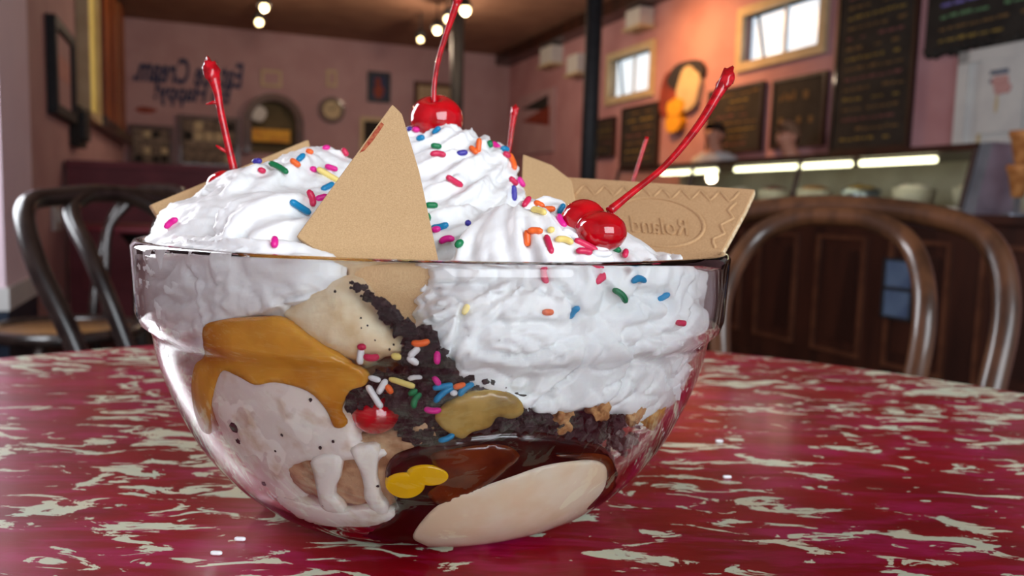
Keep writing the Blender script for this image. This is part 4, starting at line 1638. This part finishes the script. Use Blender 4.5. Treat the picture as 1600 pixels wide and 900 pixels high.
REAR_CREAM = [
    blob(705, 338, .375, .034, .034, .036, nz=.12, ns=1.6),
    blob(690, 410, .33, .034, .034, .027, nz=.12, ns=1.6),
    blob(560, 410, .35, .04, .05, .024, nz=.1, ns=2),
    star_rope([(640, 395, .315, .010), (680, 378, .305, .012), (730, 378, .305, .012), (780, 365, .32, .010)], 7, .25, .1),
    star_rope([(640, 342, .335, .010), (690, 332, .325, .012), (740, 326, .33, .012), (785, 318, .345, .009), (802, 314, .36, .006)], 7, .25, .12),
    star_rope([(632, 290, .35, .010), (680, 290, .34, .012), (730, 286, .342, .012), (770, 282, .355, .010), (792, 282, .37, .007)], 7, .27, .12),
    star_rope([(632, 252, .36, .009), (670, 254, .35, .010), (715, 254, .35, .011), (755, 256, .358, .010), (782, 262, .37, .007)], 7, .3, .14),
    star_rope([(632, 224, .365, .007), (665, 229, .36, .008), (705, 234, .355, .009), (745, 242, .362, .008), (775, 250, .375, .006)], 7, .3, .17),
    star_rope([(690, 230, .350, .004), (698, 212, .350, .0042), (706, 196, .350, .0012)], 5, .2, .1),
    star_rope([(640, 216, .372, .005), (680, 222, .378, .007), (730, 228, .38, .007)], 6, .2, .1),
    blob(960, 450, .38, .05, .045, .022, nz=.1, ns=2),
    blob(1030, 440, .345, .03, .03, .014, nz=.1, ns=2),
]
left_cream = cream('whipped_cream', LEFT_CREAM, 'low broad whipped cream mound at the left, foamy at its left edge', 1, foam=.0016, fold=.7, squash=.0025)
right_cream = cream('whipped_cream', RIGHT_CREAM, 'big ruffled whipped cream mound at the right, pressed against the front glass', 2, fluff=.0007)
rear_cream = cream('whipped_cream', REAR_CREAM, 'tall whipped cream mound at the back carrying the top cherry', 3, foam=.0008)

# ---------------------------------------------------------------- ice cream, sauces and crumbs in the bowl
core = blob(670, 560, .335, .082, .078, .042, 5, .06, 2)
mob('ice_cream_scoop', [clamp_bowl(Vector(p), .012) for p in core[0]], core[1], M['ice_tan'], None, True,
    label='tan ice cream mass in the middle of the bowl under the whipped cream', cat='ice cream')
van = empty('ice_cream_scoop', on_glass(540, 520), 'speckled vanilla ice cream scoop under the front wafer corner', 'ice cream', 'ice cream scoops')
glass_patch('scoop', [(425, 492), (480, 458), (526, 445), (554, 462), (592, 500), (630, 532), (646, 548), (630, 566), (590, 578), (556, 584), (500, 562), (455, 528)],
            M['vanilla'], -.0003, .03, .008, rough=.0008, rscale=200, parent=van, jag=3, seed=6)
rnd = random.Random(21)
for i in range(26):
    x, y = rnd.uniform(520, 640), rnd.uniform(445, 560)
    if abs((y - 445) - (x - 535) * .9) > 45:
        continue
    g = on_glass(x, y, -.0003)
    mb = MB()
    q = rnd.uniform(1.2, 3.0)
    mb.add([g + Vector((v.x, v.y * .5, v.z)) * (q * .235 / F_PX) * (1 + .5 * noise.noise(v * 2 + g * 90)) for v in ico(1)[0]], ico(1)[1])
    mb.build('vanilla_fleck', M['crumb'], van, True)

pale = empty('ice_cream_scoop', on_glass(450, 700), 'large pale melting ice cream scoop at the lower left against the glass', 'ice cream', 'ice cream scoops')
glass_patch('scoop', [(306, 600), (335, 566), (400, 572), (470, 590), (528, 624), (546, 660), (560, 692), (588, 702), (606, 706), (598, 722), (580, 732), (545, 724), (515, 737), (480, 728), (452, 735), (448, 762), (470, 785), (440, 790), (395, 755), (355, 710), (325, 660)],
            M['ice_white'], -.0008, .028, .003, rough=.0012, rscale=120, parent=pale, jag=4, seed=2)
glass_patch('melted_band', [(425, 772), (480, 786), (540, 796), (590, 792), (618, 802), (608, 816), (570, 826), (510, 824), (460, 808)], M['ice_white'], -.0010, .014, .002, parent=pale, jag=3, seed=3)
glass_patch('drip', [(548, 700), (590, 700), (586, 740), (592, 770), (606, 800), (585, 806), (572, 780), (562, 740)], M['ice_white'], -.0012, .008, .0012, parent=pale, seed=4, jag=5)
glass_patch('drip', [(488, 715), (528, 715), (526, 750), (520, 775), (536, 800), (512, 805), (494, 775)], M['ice_white'], -.0012, .008, .0012, parent=pale, seed=5, jag=5)
for (x, y, r_) in ((366, 668, 9), (372, 690, 5), (412, 580, 7), (545, 640, 5), (412, 756, 5), (485, 625, 3), (500, 700, 3), (440, 680, 2.5), (520, 690, 2.5), (590, 760, 2.5), (430, 705, 2), (505, 790, 2.5)):
    g = on_glass(x, y, -.0010)
    mb = MB()
    mb.add([g + Vector((0, .0006, 0)) + Vector((v.x, v.y * .5, v.z * 1.1)) * (r_ * .235 / F_PX) * (1 + .5 * noise.noise(v * 2 + g * 90)) for v in ico(2)[0]], ico(2)[1])
    mb.build('cookie_fleck', M['crumb'], pale, True)
glass_patch('ice_cream_scoop', [(430, 700), (520, 690), (620, 680), (660, 660), (690, 690), (650, 720), (615, 760), (615, 800), (540, 800), (460, 780), (435, 740)], M['ice_tan'], .0008, .02, .003,
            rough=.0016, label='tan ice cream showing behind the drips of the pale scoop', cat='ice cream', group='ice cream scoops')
glass_patch('ice_cream_scoop', [(645, 836), (672, 800), (705, 778), (750, 762), (800, 745), (850, 728), (900, 720), (935, 718), (951, 730), (950, 755), (938, 782), (905, 812), (860, 836), (800, 853), (740, 861), (690, 858), (660, 850)],
            M['ice_peach'], -.0010, .03, .0006, rough=.0001, label='smooth peach ice cream scoop at the lower right against the glass', cat='ice cream', group='ice cream scoops')
glass_patch('hot_fudge', [(560, 838), (600, 815), (618, 790), (600, 750), (615, 715), (680, 694), (740, 680), (800, 676), (860, 680), (930, 694), (962, 716), (968, 760), (935, 806), (860, 848), (780, 866), (700, 868), (620, 858)],
            M['fudge'], -.0003, .03, .0015, label='dark hot fudge sauce pooled around the peach scoop', cat='sauce')
glass_patch('fudge_syrup', [(672, 712), (720, 700), (770, 694), (800, 700), (812, 716), (790, 736), (765, 756), (725, 778), (690, 790), (668, 772), (690, 750)],
            M['amber'], -.0007, .01, .0003, label='translucent amber syrup right of the yellow candies', cat='sauce')
glass_patch('fudge_outline', [(870, 712), (920, 708), (952, 714), (962, 735), (958, 765), (938, 786), (918, 795), (944, 765), (950, 735), (935, 720), (900, 718)],
            M['amber'], -.0016, .004, .0004, label='thin brown sauce line along the right edge of the peach scoop', cat='sauce')
glass_patch('caramel_sauce', [(316, 512), (345, 500), (400, 497), (440, 500), (490, 535), (540, 566), (572, 582), (570, 602), (545, 612), (532, 640), (540, 664), (522, 668), (508, 640), (480, 612), (430, 598), (398, 602),
                              (370, 588), (345, 580), (332, 610), (326, 650), (328, 676), (314, 672), (302, 640), (298, 600), (304, 570), (318, 555)],
            M['caramel'], -.0015, .008, .0006, seed=8, label='thick amber caramel sauce running down the glass at the left', cat='sauce', group='caramel sauce on the glass')
glass_patch('caramel_sauce', [(680, 650), (700, 630), (735, 615), (780, 612), (812, 625), (818, 645), (800, 655), (778, 652), (765, 668), (738, 676), (722, 686), (700, 676), (686, 664)],
            M['caramel2'], -.0012, .006, .0006, seed=9, label='olive caramel puddle in the middle of the chocolate crumbs', cat='sauce', group='caramel sauce on the glass')


def lumps(name, poly, count, rmin, rmax, dmin, dmax, mt, seed, label, cat, kind='stuff', press=.0005):
    rnd = random.Random(seed)
    xs, ys = [p[0] for p in poly], [p[1] for p in poly]
    mb = MB()
    k = 0
    tries = 0
    while k < count and tries < count * 40:
        tries += 1
        x, y = rnd.uniform(min(xs), max(xs)), rnd.uniform(min(ys), max(ys))
        if not inside((x, y), poly):
            continue
        rr = rmin + (rmax - rmin) * rnd.random() ** 2.2
        g = on_glass(x, y, .0006)
        into = Vector((BC.x - g.x, BC.y - g.y, 0)).normalized()
        c = g + into * (rr * .9 + rnd.uniform(dmin, dmax))
        vv, ff = ico(2)
        sd = Vector((k * 1.3, seed, 0))
        mb.add([clamp_bowl(c + v * rr * (1 + .7 * noise.noise(v * 1.6 + sd) + .5 * noise.noise(v * 5 + sd)), press) for v in vv], ff)
        k += 1
    return mb.build(name, mt, None, False, label=label, cat=cat, kind=kind)


CR = [(528, 618), (560, 602), (600, 590), (640, 580), (720, 588), (765, 592), (795, 614), (832, 644), (868, 660), (930, 655), (990, 660), (1000, 672), (960, 690), (900, 702), (850, 690), (790, 694), (740, 702), (710, 716),
      (660, 722), (632, 700), (622, 655), (600, 620), (560, 645), (535, 640)]
glass_patch('chocolate_crumb', [(x, y) for x, y in CR], M['crumb'], .0022, .02, .003, rough=.002, jag=4, seed=3, kind='stuff', label='dark chocolate crumb layer packed behind the crumbs at mid bowl', cat='crumbs')
lumps('chocolate_crumb', CR, 640, .0008, .0032, -.0006, .004, M['crumb'], 11, 'loose dark chocolate cookie crumbs in a band across the bowl', 'crumbs')
DK = [(543, 438), (556, 440), (590, 470), (622, 498), (650, 516), (672, 514), (690, 545), (700, 580), (690, 592), (640, 588), (625, 565), (638, 540), (606, 500), (572, 464)]
lumps('chocolate_crumb', DK, 260, .0006, .0022, -.003, .003, M['crumb'], 12, 'dark chocolate crumbs along the lower edge of the front wafer', 'crumbs', press=-.0009)
lumps('chocolate_crumb', [(940, 680), (1010, 650), (1035, 690), (1000, 740), (965, 760), (960, 720)], 90, .0008, .0022, .002, .012, M['smear'], 13, 'grey milky crumbs smeared on the glass at the right', 'crumbs')


def chunk(name, px, py, rpx, mt, seed, label, cat, group=None, inset=.001, aspect=(1, 1, 1), rug=.5):
    g = on_glass(px, py, inset)
    into = Vector((BC.x - g.x, BC.y - g.y, 0)).normalized()
    rr = rpx * g.y / F_PX
    c = g + into * rr * .8
    vv, ff = ico(4)
    sd = Vector((seed * 2.3, 0, seed))
    return mob(name, [clamp_bowl(c + Vector((v.x * aspect[0], v.y * aspect[1], v.z * aspect[2])) * rr * (1 + rug * noise.noise(v * 1.5 + sd) + rug * .5 * noise.noise(v * 4 + sd)), .0006) for v in vv], ff, mt, None, True,
               label=label, cat=cat, group=group)


chunk('cookie_piece', 884, 660, 20, M['cookie'], 1, 'left one of the two tan cookie pieces under the right cream mound', 'cookie', 'cookie pieces')
chunk('cookie_piece', 946, 642, 19, M['cookie'], 2, 'right one of the two tan cookie pieces under the right cream mound', 'cookie', 'cookie pieces')
chunk('cookie_piece', 1003, 650, 18, M['cookie'], 4, 'greyish cookie piece left of the golden caramel chunk', 'cookie', 'cookie pieces')
chunk('caramel_chunk', 1036, 648, 24, M['caramel_chunk'], 3, 'golden caramel chunk against the glass at the far right', 'caramel chunk', aspect=(1, .8, 1.1), rug=.3)
for (x, y, a, ra, rb, lab) in ((633, 753, -50, .0058, .0048, 'left and larger of the two yellow candies in the fudge'), (667, 739, 12, .0060, .0036, 'right yellow candy half hidden under the crumbs')):
    g = on_glass(x, y, -.0004)
    into = Vector((BC.x - g.x, BC.y - g.y, 0)).normalized()
    c = g + into * .0016
    vv, ff = ico(4)
    ca, sa = math.cos(R(a)), math.sin(R(a))
    out = []
    for v in vv:
        u, q = v.x * ra * 1.15, v.z * rb * 1.3
        out.append(clamp_bowl(c + Vector((u * ca - q * sa, v.y * .004, -u * sa - q * ca)), -.0011))
    mob('yellow_candy', out, ff, M['yellow'], None, True, label=lab, cat='candy', group='yellow candies')
chunk('red_gummy', 850, 694, 18, M['gummy'], 6, 'red gummy piece below the chocolate crumbs', 'gummy candy', aspect=(1.2, .7, .8), rug=.3)

# ---------------------------------------------------------------- wafers


def wafer(poly, anchors, label, mt, thick=.0026, span=1, rounded=True):
    a, b_, c = [P(*q) for q in anchors]
    nrm = (b_ - a).cross(c - a).normalized()
    if nrm.y > 0:
        nrm = -nrm                                  # towards the camera
    U_ = (b_ - a).normalized()
    V_ = nrm.cross(U_)

    def on(px, py, off=0.0):
        d = ray(px, py)
        t = (a - CAM).dot(nrm) / d.dot(nrm)
        return CAM + d * t + nrm * off
    loop = []
    n_ = len(poly)
    for i in range(n_):                             # slightly rounded corners
        p0, p1, p2 = (np.array(poly[i - 1], float), np.array(poly[i], float), np.array(poly[(i + 1) % n_], float))
        d0, d1 = p0 - p1, p2 - p1
        q = min(5.0, .3 * np.linalg.norm(d0), .3 * np.linalg.norm(d1)) if rounded else .1
        loop += [p1 + d0 / np.linalg.norm(d0) * q, p1 * .75 + (p0 * 0 + p1 + d0 / np.linalg.norm(d0) * q * .5 + d1 / np.linalg.norm(d1) * q * .5) * .25, p1 + d1 / np.linalg.norm(d1) * q]
    e = empty('wafer', on(*poly[0]), label, 'wafer', 'wafers stuck in the cream')
    n_ = len(loop)
    cen = sum(loop) / n_
    fr = [on(*p, 0) for p in loop]
    bk = [on(*p, -thick) for p in loop]
    fi = [on(*(p + (cen - p) / np.linalg.norm(cen - p) * 2.0), .0003) for p in loop]
    v = fr + bk + fi
    mob('face', fr + fi, [tuple(range(n_, 2 * n_))] + [(i, (i + 1) % n_, (i + 1) % n_ + n_, i + n_) for i in range(n_)], mt, e, False)
    mob('edge', fr + bk, [(i, i + n_, (i + 1) % n_ + n_, (i + 1) % n_) for i in range(n_)] + [tuple(reversed(range(n_, 2 * n_)))], M['wafer_side'], e, False)
    return e, on


e, on = wafer([(613, 163), (463, 370), (512, 404), (648, 508), (668, 500), (686, 412), (655, 268), (628, 178)], [(613, 163, .272), (463, 370, .252), (655, 508, .245)],
              'plain triangular wafer standing at the front between the cream mounds', M['wafer'])
st = [on(x, y, .0006) for x, y in ((596, 192), (584, 208), (570, 228), (562, 240), (570, 236), (582, 222), (592, 208), (600, 196))]
mob('syrup_stain', st + [p + Vector((0, .0012, 0)) for p in st], [tuple(range(8)), tuple(reversed(range(8, 16)))] + [(i, (i + 1) % 8, (i + 1) % 8 + 8, i + 8) for i in range(8)], M['syrup_stain'], e, False)
wafer([(235, 320), (482, 218), (487, 240), (480, 420), (300, 420)], [(235, 320, .350), (482, 218, .410), (480, 420, .395)], 'plain wafer sticking out behind the left cream mound', M['wafer'])
wafer([(817, 241), (862, 258), (893, 282), (902, 330), (890, 420), (810, 420)], [(817, 241, .392), (893, 282, .385), (890, 420, .372)], 'plain wafer corner between the rear cream mound and the embossed wafer', M['wafer'])
e, on = wafer([(870, 276), (1180, 296), (1164, 330), (1126, 399), (1060, 412), (900, 412)], [(870, 276, .402), (1180, 296, .350), (1126, 399, .325)],
              'embossed wafer with oval crest and zigzag border at the right back', M['wafer2'])


def ridge(px_pts, rad, nm, par, on_, closed=False, n=5):
    path = smooth_loop(px_pts, n) if closed else smooth_path(px_pts, n)
    pts = [on_(p[0], p[1], .0002) for p in path]
    if closed:
        pts.append(pts[0])
    v, f = tube_data(pts, rad, 8, not closed)
    return mob(nm, v, f, M['wafer2'], par)


cx0, cy0 = 1028, 348
ridge([(cx0 + 72 * math.cos(t) - 3 * math.sin(t), cy0 + 37 * math.sin(t) + 9 * math.cos(t)) for t in [2 * math.pi * i / 20 for i in range(20)]], .0008, 'embossed_oval', e, on, True, 3)
zz = [(900 + i * 15, (288 if i % 2 else 304) + i * .75) for i in range(18)]
ridge(zz, .0007, 'embossed_zigzag', e, on, n=2)
ridge([(1150, 318), (1138, 330), (1146, 342), (1126, 352), (1132, 366), (1114, 374), (1118, 388)], .0007, 'embossed_zigzag', e, on, n=2)
cu = bpy.data.curves.new('t', 'FONT')
cu.body = 'Roland'
cu.shear = .2
cu.extrude = .02
cu.resolution_u = 3
t = bpy.data.objects.new('t', cu)
COL.objects.link(t)
bpy.context.view_layer.update()
me = bpy.data.meshes.new_from_object(t.evaluated_get(bpy.context.evaluated_depsgraph_get()))
bpy.data.objects.remove(t)
co = np.array([v.co for v in me.vertices])
lo, hi = co.min(0), co.max(0)
v = []
for c in co:
    u, q, h = (c - lo) / (hi - lo)
    v.append(on(1076 - 92 * u, 364 - 26 * q + (1 - u) * 6, .0001 + .0007 * h))
mob('embossed_lettering', v, [tuple(p.vertices) for p in me.polygons], M['wafer2'], e, False)
bpy.data.meshes.remove(me)

# ---------------------------------------------------------------- cherries


def cherry(c, r_, stem, label, dimple=None, scale=(1, 1, .93), lobes=(), tip=True, twigs=()):
    """stem: (px, py, Y, radius) points from the dimple to the tip."""
    c = Vector(c)
    root = P(*stem[0][:3])
    up = (root - c).normalized()
    e = empty('cherry', c - Vector((0, 0, r_)), label, 'cherry', 'maraschino cherries')
    vv, ff = ico(5)
    out = []
    for v in vv:
        p = Vector((v.x * scale[0], v.y * scale[1], v.z * scale[2]))
        d = v.angle(up)
        k = 1 - .30 * math.exp(-(d / .30) ** 2)
        k += .02 * noise.noise(v * 2.5 + c * 50)
        out.append(c + p * r_ * k)
    if lobes:
        V, F = [], []
        for (lx, ly, lY, lr, ls) in lobes:
            lc = P(lx, ly, lY)
            n_ = len(V)
            V += [lc + Vector((v.x, v.y, v.z * ls)) * lr for v in vv]
            F += [tuple(i + n_ for i in q) for q in ff]
        out, _, ff = remeshed('fruit', V, F, .0006, 18)
    mob('fruit', out, ff, M['cherry'], e)
    if stem[-1][3] is not None and len(stem) > 1:
        path = smooth_path(stem, 8)
        v, f = tube_data([P(p[0], p[1], p[2]) for p in path], [p[3] for p in path], 10)
        s_ = mob('stem', v, f, M['stem'], e)
        if tip:
            q = path[-1]
            b_ = path[-4]
            pq, pb = P(q[0], q[1], q[2]), P(b_[0], b_[1], b_[2])
            d = (pq - pb).normalized()
            vv, ff = ico(3)
            out = []
            rot = d.to_track_quat('Z', 'Y')
            for v in vv:
                w_ = Vector((v.x * 1.15, v.y * 1.15, v.z * 2.0)) * q[3] * (1 + .45 * noise.noise(v * 2.2 + pq * 60))
                out.append(pq + d * q[3] * .9 + rot @ w_)
            mob('stem_tip', out, ff, M['stem'], s_)
        for tw in twigs:
            v, f = tube_data([P(*p) for p in tw], [.0008] * (len(tw) - 1) + [.0004], 8)
            mob('side_twig', v, f, M['stem'], s_)
    return e


cherry(P(682, 187, .362), .0118, [(678, 162, .358, .0013), (679, 130, .358, .00105), (686, 90, .357, .0011), (700, 45, .356, .0013), (714, 4, .355, .0017)], 'round red cherry on top of the rear cream mound')
cherry(P(929, 350, .262), .0108, [(952, 330, .262, .0016), (985, 303, .266, .0012), (1040, 258, .274, .00115), (1090, 198, .282, .0014), (1120, 150, .287, .0018), (1130, 132, .288, .0022)],
       'heart shaped glossy red cherry on the right cream mound', lobes=((912, 346, .264, .0078, .95), (940, 362, .256, .0082, .80)))
cherry(P(352, 293, .352), .0080, [(366, 268, .346, .0018), (356, 225, .346, .0016), (345, 175, .346, .0016), (340, 145, .346, .0018), (334, 122, .346, .0028)],
       'cherry sunk behind the left cream mound, showing its long thick stem', twigs=([(359, 240, .346), (345, 232, .345), (337, 227, .344)], [(343, 160, .346), (333, 160, .345), (322, 163, .345)]))
cherry(P(780, 300, .415), .0100, [(790, 262, .412, .0012), (796, 230, .412, .0012), (799, 205, .412, .0013), (803, 180, .412, .0017)], 'cherry hidden behind the rear mound, only its short stem showing')
cherry(P(975, 325, .425), .0100, [(984, 300, .42, .0011), (996, 262, .42, .001), (1011, 214, .42, .001)], 'cherry hidden behind the embossed wafer, only a thin stem showing', tip=False)
g = on_glass(584, 654, .0008)
cherry(g + Vector((-.0005, .0066, 0)), .0074, [(600, 640, g.y + .012, .001), (612, 636, g.y + .02, .0008)], 'red cherry inside the bowl among the crumbs below the white sprinkles', scale=(1, .95, .9), tip=False)

# ---------------------------------------------------------------- sprinkles
bpy.context.view_layer.update()
dg = bpy.context.evaluated_depsgraph_get()


def bvh_of(objs):
    V, F = [], []
    for o in objs:
        n_ = len(V)
        mw = o.matrix_world
        V += [mw @ v.co for v in o.data.vertices]
        F += [tuple(i + n_ for i in p.vertices) for p in o.data.polygons]
    return BVHTree.FromPolygons(V, F)


TREE = bvh_of([left_cream, right_cream, rear_cream])
SPK = [  # zone, colour, px, py, angle (down-right positive), length in px
    ('L', 'green', 435, 265, 45, 38), ('L', 'orange', 460, 257, 25, 18), ('L', 'blue', 469, 248, -50, 18), ('L', 'orange', 483, 240, 20, 12), ('L', 'magenta', 510, 234, -60, 12),
    ('L', 'crimson', 537, 239, 45, 14), ('L', 'magenta', 489, 267, 0, 11), ('L', 'magenta', 517, 265, 5, 20), ('L', 'yellow', 512, 276, -5, 40), ('L', 'blue', 512, 294, -50, 24),
    ('L', 'crimson', 408, 268, 0, 12), ('L', 'indigo', 403, 255, 30, 16), ('L', 'crimson', 482, 311, 80, 26), ('L', 'blue', 467, 324, 15, 40), ('L', 'magenta', 503, 313, -65, 22),
    ('L', 'magenta', 429, 381, 90, 20), ('L', 'magenta', 270, 352, -30, 22),
    ('B', 'crimson', 684, 245, -5, 24), ('B', 'crimson', 708, 284, 15, 32), ('B', 'blue', 658, 218, 0, 14), ('B', 'blue', 684, 206, -20, 16), ('B', 'green', 681, 230, 0, 17),
    ('B', 'indigo', 722, 242, -30, 18), ('B', 'orange', 739, 237, 60, 18), ('B', 'orange', 746, 228, 95, 24), ('B', 'indigo', 641, 204, 30, 10), ('B', 'magenta', 650, 204, 0, 12),
    ('B', 'green', 763, 226, 40, 12), ('B', 'magenta', 775, 230, 60, 18), ('B', 'blue', 787, 234, -10, 16), ('B', 'crimson', 790, 244, 0, 14), ('B', 'orange', 798, 254, 100, 30),
    ('B', 'crimson', 800, 285, 5, 18), ('B', 'magenta', 812, 286, 30, 18), ('B', 'indigo', 799, 302, 80, 24),
    ('B', 'green', 674, 323, -5, 20), ('B', 'green', 669, 340, 80, 14), ('B', 'blue', 689, 355, 0, 28), ('B', 'magenta', 682, 362, 10, 15), ('B', 'magenta', 699, 376, -15, 24),
    ('B', 'indigo', 731, 352, 0, 10), ('B', 'green', 718, 383, -50, 16),
    ('C', 'crimson', 824, 318, 90, 24), ('C', 'yellow', 842, 333, 40, 30), ('C', 'orange', 842, 321, 30, 18), ('C', 'orange', 858, 327, 0, 20), ('C', 'blue', 876, 326, -60, 18),
    ('C', 'magenta', 878, 347, 75, 26), ('C', 'orange', 827, 372, 85, 26), ('C', 'orange', 836, 365, 20, 24), ('C', 'crimson', 855, 384, -70, 38), ('C', 'yellow', 862, 361, 0, 12),
    ('C', 'white', 889, 369, 40, 26), ('C', 'yellow', 881, 380, 15, 28), ('C', 'crimson', 914, 387, 0, 40), ('C', 'crimson', 912, 397, 0, 26), ('C', 'white', 940, 396, 0, 30),
    ('C', 'green', 955, 390, 35, 30), ('C', 'crimson', 979, 398, 80, 16),
    ('G', 'blue', 997, 441, 0, 30), ('G', 'green', 969, 461, 55, 32), ('G', 'blue', 901, 488, -45, 26), ('G', 'orange', 857, 490, 0, 18), ('G', 'crimson', 937, 435, -10, 24),
    ('G', 'blue', 1038, 461, 10, 20), ('G', 'crimson', 853, 435, 60, 16), ('G', 'crimson', 1065, 505, 0, 24), ('G', 'yellow', 731, 485, -60, 18),
    ('K', 'orange', 657, 533, -5, 28), ('K', 'white', 563, 557, 100, 26), ('K', 'crimson', 580, 556, 0, 24), ('K', 'crimson', 565, 542, 0, 14), ('K', 'yellow', 619, 557, 10, 16),
    ('K', 'white', 647, 550, -40, 22), ('K', 'white', 645, 564, 30, 20), ('K', 'magenta', 683, 559, 90, 20),
    ('K', 'white', 585, 620, 60, 42), ('K', 'white', 597, 604, -60, 28), ('K', 'orange', 608, 608, 60, 17), ('K', 'yellow', 628, 598, 20, 42), ('K', 'white', 649, 592, -10, 22),
    ('K', 'white', 585, 592, 20, 20), ('K', 'green', 645, 613, -30, 16), ('K', 'green', 653, 627, -65, 26), ('K', 'magenta', 682, 595, 60, 20), ('K', 'blue', 692, 604, -10, 32),
    ('K', 'blue', 694, 617, -40, 38), ('K', 'orange', 718, 603, -15, 20), ('K', 'white', 709, 614, 0, 11), ('K', 'blue', 729, 609, -40, 30), ('K', 'magenta', 676, 639, 5, 26), ('K', 'blue', 697, 683, -25, 26),
]
ZONE = {'L': 'on the left cream mound', 'B': 'on the rear cream mound', 'C': 'atop the right cream mound', 'G': 'on the right cream seen through the glass', 'K': 'behind the glass among the chocolate crumbs'}
ORD = ['leftmost', 'second from left', 'third from left', 'fourth from left', 'fifth from left', 'sixth from left', 'seventh from left', 'eighth from left', 'ninth from left']
NUM = {2: 'two', 3: 'three', 4: 'four', 5: 'five', 6: 'six', 7: 'seven', 8: 'eight', 9: 'nine'}


def capsule_mesh(L_, r_, bend):
    n_ = 7
    pts, rad = [], []
    for i in range(-2, n_ + 2):
        if i < 0:
            x, k = -L_ / 2 + r_ * (1 - math.cos(R(30 * (i + 2) + 8))), math.sin(R(30 * (i + 2) + 12))
        elif i >= n_:
            x, k = L_ / 2 - r_ * (1 - math.cos(R(30 * (n_ + 1 - i) + 8))), math.sin(R(30 * (n_ + 1 - i) + 12))
        else:
            x, k = -L_ / 2 + r_ + (L_ - 2 * r_) * i / (n_ - 1), 1
        pts.append((x, bend * (1 - (2 * x / L_) ** 2), 0))
        rad.append(r_ * k)
    return tube_data(pts, rad, 10)


buckets = {}
for s in SPK:
    buckets.setdefault((s[0], s[1]), []).append(s)
for b_ in buckets.values():
    b_.sort(key=lambda s: s[2])
CREAM_DEPTH = {}
for zone, colr, px, py, ang, ln in SPK:
    d = ray(px, py)
    if zone == 'K':
        p = on_glass(px, py, -.0010)
        nrm = (Vector((p.x - BC.x, p.y - BC.y, 0))).normalized()
    else:
        hit = TREE.ray_cast(on_glass(px, py, .001) - d * .003, d) if zone == 'G' else TREE.ray_cast(CAM, d)
        if hit[0] is None:
            continue
        p, nrm = hit[0], hit[1]
        if nrm.dot(d) > 0:
            nrm = -nrm
        if zone == 'G':
            q = on_glass(px, py, .0010)
            if (p - CAM).length - (q - CAM).length > .006:
                pass
    sc = (p - CAM).length / F_PX
    t_img = RIGHT * math.cos(R(ang)) - UP * math.sin(R(ang))
    tan = (t_img - nrm * t_img.dot(nrm) * .9).normalized()
    bi = nrm.cross(tan).normalized()
    n2 = tan.cross(bi)
    L_ = max(ln * sc, .0022)
    r_ = .00102 if zone in 'KG' else .00105
    if zone in 'B':
        r_ = .00125
    if zone in 'L':
        r_ = .0012
    rs = random.Random(px * 7 + py)
    v, f = capsule_mesh(L_, r_, rs.choice((0, 0, .0006, -.0006, .001)) if ln > 20 else 0)
    p = p + n2 * r_ * .75
    if zone == 'G' or zone == 'K':
        p = clamp_bowl(p, r_ * .2 if zone == 'G' else -.0009)
    out = [p + tan * q[0] + bi * q[1] + n2 * q[2] for q in v]
    bk = buckets[(zone, colr)]
    i = bk.index((zone, colr, px, py, ang, ln))
    lab = '%s sugar sprinkle %s' % (colr, ZONE[zone]) if len(bk) == 1 else '%s of the %s %s sprinkles %s' % (ORD[i], NUM[len(bk)], colr, ZONE[zone])
    mob('sprinkle', out, f, SPR[colr], None, True, label=lab, cat='sprinkle', group='sugar sprinkles ' + ZONE[zone])
# two pale sugar grains fallen on the table
for (px, py, lab) in ((338, 864, 'white fallen sprinkle on the red table left of the bowl, nearer the camera'), (375, 842, 'white fallen sprinkle on the red table left of the bowl, closer to the bowl'),
                      (1124, 689, 'white fallen sprinkle on the red table right of the bowl, farther away'), (1136, 745, 'white fallen sprinkle on the red table right of the bowl, nearer')):
    d = ray(px, py)
    p = CAM + d * ((TZ + .0008 - CZ) / d.z)
    v, f = capsule_mesh(.0042, .0008, 0)
    mob('sprinkle', [p + Vector(q) for q in v], f, SPR['white'], None, True, label=lab, cat='sprinkle', group='sprinkles fallen on the table')
